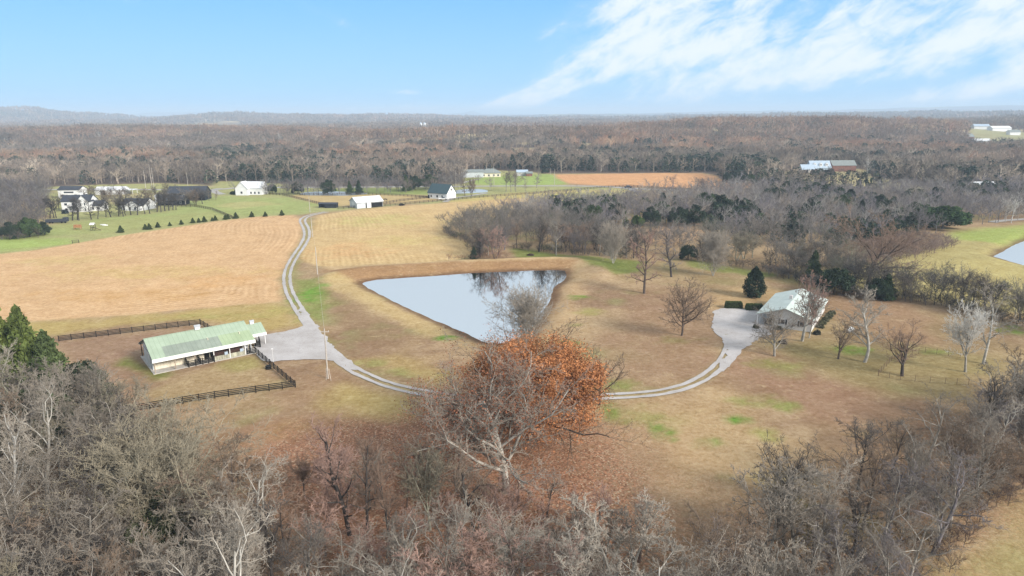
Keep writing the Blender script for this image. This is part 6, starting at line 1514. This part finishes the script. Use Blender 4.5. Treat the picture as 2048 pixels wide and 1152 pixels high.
def shelter():
    x, y = P(655, 415); t = thing('run_in_shed', 'low black open fronted shelter left of the white stable', 'shed', (x, y, gz(x, y)), math.radians(-4))
    MB().box(-4.2, -4.1, -2, 2, -.3, 2.1).box(5.4, 5.5, -2, 2, -.3, 2.1).box(-4.1, 5.4, 1.9, 2.0, -.3, 2.1).box(-1, 5.4, -2.0, -1.9, -.3, 1.9).build('wall', M['black_siding'], t)
    m = MB(); n = 8
    pts = []
    for X in (-4.4, 5.7):
        for i in range(n + 1): a = math.pi * i / n; pts.append((X, -2.2 * math.cos(a), 2.1 + .75 * math.sin(a)))
    m.poly(pts, [(i, i + 1, n + 2 + i, n + 1 + i) for i in range(n)] + [tuple(range(n, -1, -1)), tuple(range(n + 1, 2 * n + 2))]); m.build('roof', M['dark_shingle'], t)
shelter()
t = far_gable(884, 396, 14, 9.5, 3.6, 8.4, -30, 'white', 'blue_shingle', 'white house with steep dark green roof at the end of the board fence', wins=((-4.5, .8, 1.2, 1.4), (0, .8, 1.6, 1.5), (3.6, .8, 1.2, 1.5)), gwins=((0, 4.8, 1.5, 1.3),), doors=((-6.4, 1.2, 2.1),))
t = far_gable(945, 354, 18, 9, 4.4, 6.0, 0, 'grey_metal', 'grey_shingle', 'long pale grey metal shed on the green slope behind the road', 'barn', 'barn')
x, y = P(981, 353); t = thing('house', 'cream house with grey hipped roof beside the long grey shed', 'house', (x, y, gz(x, y)), math.radians(4))
MB().box(-8, 8, -5, 5, -.6, 3.2).build('wall', M['cream'], t); hip_roof(MB(), 16, 10, 3.2, 6.4, .6, -8, -5).build('roof', M['grey_shingle'], t)
for u in (-5.5, -1.5, 2.5, 6): window(t, 'S', u, .7, 1.5, 1.5, -5)
far_gable(1044, 351, 9, 6, 3.0, 4.6, 4, 'grey_siding', 'blue_metal', 'small grey shed with pale roof on the far green slope', 'shed', 'shed'); far_gable(1058, 352, 5, 5, 2.4, 3.6, 4, 'brown_barn', 'grey_shingle', 'tiny brown shed right of the small grey one on the far slope', 'shed', 'shed')
t = far_gable(1636, 344, 17, 10, 4.0, 9.4, 0, 'blue_metal', 'blue_metal', 'grey blue house with three dormers on the far right hillside', wins=((-6, .6, 1.4, 2), (-2, .6, 1.4, 2), (2, .6, 1.4, 2), (6, .6, 1.4, 2)))
for q in (-5, 0, 5):
    d = prism(2.6, 2.2, 6.9, 8.0, -1.3, -1.1, 5.0).build('dormer', M['white'], t, loc=(q, -3.0, 0), rz=math.pi / 2); window(d, 'W', 0, 5.8, 1.2, 1.1, -1.3)
far_gable(1614, 345, 12, 9, 3.0, 6.6, 0, 'grey_siding', 'blue_metal', 'low grey wing left of the dormered house', 'garage', 'garage', doors=((-3, 4, 2.6),))
far_gable(1682, 342, 20, 11, 5.2, 9.0, 0, 'brown_barn', 'grey_shingle', 'brown barn with pale roof right of the dormered house', 'barn', 'barn'); far_gable(1541, 350, 9, 8, 2.8, 5.4, 10, 'cream', 'grey_shingle', 'small tan cottage left of the dormered house, among bare trees')
far_gable(1966, 386, 17, 9, 4.2, 7.0, 4, 'neutral_white', 'white_roof', 'white shed roof showing above the grey woods at the right', 'shed', 'shed')
far_gable(50, 466, 4.2, 2.4, 2.0, 2.5, 5, 'blue_metal', 'blue_metal', 'small blue grey box shed at the edge of the far left wood', 'shed', 'shed', doors=((0, 2.2, 1.4),))
x, y = P(114, 446); t = thing('stock_trailer', 'long dark low trailer on the lawn left of the farmhouse', 'trailer', (x, y, gz(x, y)), math.radians(10))
MB().box(-4.6, 3.2, -1.1, 1.1, .5, 1.9).build('body', M['dark_shingle'], t); MB().box(3.2, 5.0, -1.1, 1.1, .7, 2.6).build('cab', M['dark_shingle'], t)
for X in (-2.6, -1.4, 2.6, 4.2): MB().tube((X, -1.25, .45), (X, -1.05, .45), .45, .45, 12).build('wheel', M['rubber'], t)
def playset():
    x, y = P(156, 459); t = thing('play_house', 'small orange wooden play box left of the play tower', 'play house', (x, y, gz(x, y)), .1)
    MB().box(-1.4, 1.4, -.7, .7, .9, 2.2).build('panel', M['tan_wood'], t)
    for X in (-1.3, 1.3):
        for Y in (-.6, .6): MB().box(X - .08, X + .08, Y - .08, Y + .08, -.2, .9).build('leg', M['tan_wood'], t)
    x, y = P(187, 461); t = thing('play_tower', 'play tower with pale roof and slide on the lawn by the mown field', 'play tower', (x, y, gz(x, y)), .1)
    for X in (-.7, .7):
        for Y in (-.7, .7): MB().box(X - .07, X + .07, Y - .07, Y + .07, -.2, 2.7).build('leg', M['brown_wood'], t)
    MB().box(-.8, .8, -.8, .8, 1.2, 1.32).build('deck', M['brown_wood'], t); gable_roof(MB(), 1.8, 1.8, 2.7, 3.4, .1, .08, x0=-.9, y0=-.9).build('roof', M['neutral_white'], t)
    MB().beam((.8, 0, 1.3), (3.2, 0, .1), .6, .08).build('slide', M['rust'], t)
    for q, px in enumerate((206, 210)):
        x, y = P(px, 450 + q); MB().ngon([(1.4 * math.cos(a), .6 * math.sin(a)) for a in np.linspace(0, 5.6, 8)], 0, .35).build('sandbag', M['white'], None, loc=(x, y, gz(x, y)), label=('left' if q == 0 else 'right') + ' of two small white bags lying on the lawn beyond the play tower', category='bag')
playset()
def pickup(px, b, yaw, label, mat):
    x, y = P(px, b); t = thing('pickup_truck', label, 'truck', (x, y, gz(x, y)), math.radians(yaw))
    MB().poly([(-2.6, -.9, .5), (2.7, -.9, .5), (2.7, -.9, 1.1), (.9, -.9, 1.2), (-2.6, -.9, 1.2), (-2.6, .9, .5), (2.7, .9, .5), (2.7, .9, 1.1), (.9, .9, 1.2), (-2.6, .9, 1.2)], [(0, 1, 2, 3, 4), (9, 8, 7, 6, 5), (1, 6, 7, 2), (2, 7, 8, 3), (3, 8, 9, 4), (4, 9, 5, 0), (5, 6, 1, 0)]).build('body', mat, t)
    MB().poly([(-.9, -.82, 1.2), (1.3, -.82, 1.2), (.7, -.7, 1.85), (-.7, -.7, 1.85), (-.9, .82, 1.2), (1.3, .82, 1.2), (.7, .7, 1.85), (-.7, .7, 1.85)], [(0, 1, 2, 3), (7, 6, 5, 4), (1, 5, 6, 2), (2, 6, 7, 3), (3, 7, 4, 0)]).build('cab', M['glass'], t)
    for X in (-1.7, 1.8):
        for s in (-1, 1): MB().tube((X, s * .72, .38), (X, s * .95, .38), .38, .38, 14).build('wheel', M['rubber'], t)
pickup(886, 400, 8, 'white pickup parked before the white house with dark green roof', M['white'])
pickup(1256, 376, 0, 'dark pickup on the road below the bare orange field', M['dark_shingle'])

def horse():
    x, y = P(771, 402)
    nodes = [((0, 0, 1.15), .30), ((-.75, 0, 1.2), .32), ((.65, 0, 1.18), .30), ((1.05, 0, 1.2), .2), ((1.45, 0, .75), .13), ((1.62, 0, .42), .14), ((1.8, 0, .14), .08),
             ((.62, .2, .75), .11), ((.62, .2, .4), .07), ((.62, .2, .02), .07), ((.75, -.2, .75), .11), ((.8, -.2, .4), .07), ((.76, -.2, .02), .07),
             ((-.85, .2, .8), .15), ((-1.02, .2, .5), .08), ((-.95, .2, .02), .07), ((-.75, -.2, .8), .15), ((-.9, -.2, .5), .08), ((-.82, -.2, .02), .07), ((-1.12, 0, 1.05), .06), ((-1.2, 0, .5), .07)]
    ed = [(0, 1), (0, 2), (2, 3), (3, 4), (4, 5), (5, 6), (2, 7), (7, 8), (8, 9), (2, 10), (10, 11), (11, 12), (1, 13), (13, 14), (14, 15), (1, 16), (16, 17), (17, 18), (1, 19), (19, 20)]
    me = bpy.data.meshes.new('horse'); me.from_pydata([n[0] for n in nodes], ed, []); me.materials.append(M['coat'])
    o = link('horse', me, None, (x, y, gz(x, y)), math.radians(170), label='dark horse grazing on the sandy paddock behind the white stable', category='horse')
    o.modifiers.new('skin', 'SKIN'); s = o.modifiers.new('sub', 'SUBSURF'); s.levels = s.render_levels = 1
    sk = me.skin_vertices[0].data if me.skin_vertices else None
    if sk is None:
        bpy.context.view_layer.objects.active = o
    for i, n in enumerate(nodes):
        if sk: sk[i].radius = (n[1], n[1]); sk[i].use_root = (i == 0)
horse()

# ---- specks of farms in the far country
def silo(px, b, h, label):
    x, y = P(px, b); t = thing('silo', label, 'silo', (x, y, gz(x, y))); MB().tube((0, 0, -2), (0, 0, h), 4, 4, 16).build('drum', M['white'], t); MB().tube((0, 0, h), (0, 0, h + 3), 4.1, .4, 16).build('cap', M['blue_metal'], t)
silo(842, 263, 20, 'left of two pale silos on the far plain'); silo(849.5, 263, 20, 'right of two pale silos on the far plain')
FARM = [(772, 268, 44, 9, 'brown_barn', 'brown_barn', 'red brown roofed barn left of the pale silos'), (758, 268, 18, 6, 'white', 'grey_shingle', 'small white house left of the red brown barn'), (800, 268, 16, 6, 'white', 'grey_shingle', 'left white house between the barn and the silos'),
        (811, 268, 16, 6, 'brown_barn', 'grey_shingle', 'brown roofed house between the barn and the silos'), (740, 268, 22, 6, 'brown_barn', 'brown_barn', 'leftmost brown shed of the farm by the silos'), (830, 267, 18, 6, 'white', 'white_roof', 'small white shed just left of the silos'),
        (386, 254, 40, 9, 'white', 'white_roof', 'left white building on the distant left slope'), (418, 252, 95, 12, 'grey_siding', 'grey_shingle', 'long grey barn on the distant left slope'), (440, 254, 70, 9, 'white', 'white_roof', 'right white building on the distant left slope'),
        (1216, 254, 60, 15, 'white', 'white_roof', 'lone white box building on the far plain'), (1957, 276, 26, 9, 'white', 'blue_metal', 'pale farm building left on the far right hillside'), (1995, 277, 36, 9, 'neutral_white', 'white_roof', 'long white barn on the far right hillside'),
        (1960, 290, 22, 7, 'neutral_white', 'white_roof', 'lower white shed on the far right hillside'), (1924, 288, 26, 11, 'brown_barn', 'grey_shingle', 'brown house on the far right hillside'), (2024, 282, 18, 8, 'white', 'grey_shingle', 'rightmost small house on the far right hillside'),
        (1579, 246, 70, 22, 'white', 'white_roof', 'tall white hall on the far right plain'), (1597, 246, 50, 16, 'white', 'white_roof', 'white hall right of the tall one on the far right plain'), (1510, 247, 170, 14, 'white', 'white_roof', 'long low white sheds on the far right plain'), (1488, 247, 60, 14, 'white', 'white_roof', 'leftmost white shed on the far right plain'), (1540, 247, 60, 14, 'white', 'grey_shingle', 'grey roofed hall beside the tall white hall on the far plain'),
        (830, 247, 110, 14, 'white', 'white_roof', 'pale long shed far behind the silos'), (960, 249, 60, 12, 'white', 'white_roof', 'left small white shed on the middle plain'), (982, 255, 34, 10, 'white', 'white_roof', 'right small white shed on the middle plain'), (935, 270, 22, 7, 'cream', 'grey_shingle', 'tan cottage above the orange woods'), (875, 272, 18, 6, 'brown_barn', 'grey_shingle', 'brown cottage above the orange woods'),
        (20, 290, 14, 7, 'white', 'grey_shingle', 'white house among the woods at the left edge'), (40, 312, 14, 8, 'tan_wood', 'tan_wood', 'orange roofed house among the woods at the left edge'), (88, 318, 16, 7, 'grey_siding', 'blue_metal', 'grey house among the woods at the left')]
for px, b, L, h, wm, rm, lab in FARM:
    far_gable(px, b, L, min(14, L * .5), h * .62, h, (px * 13) % 20 - 10, wm, rm, lab, 'barn' if L > 20 else 'farmhouse', 'barn' if L > 20 else 'house', oh=.6)
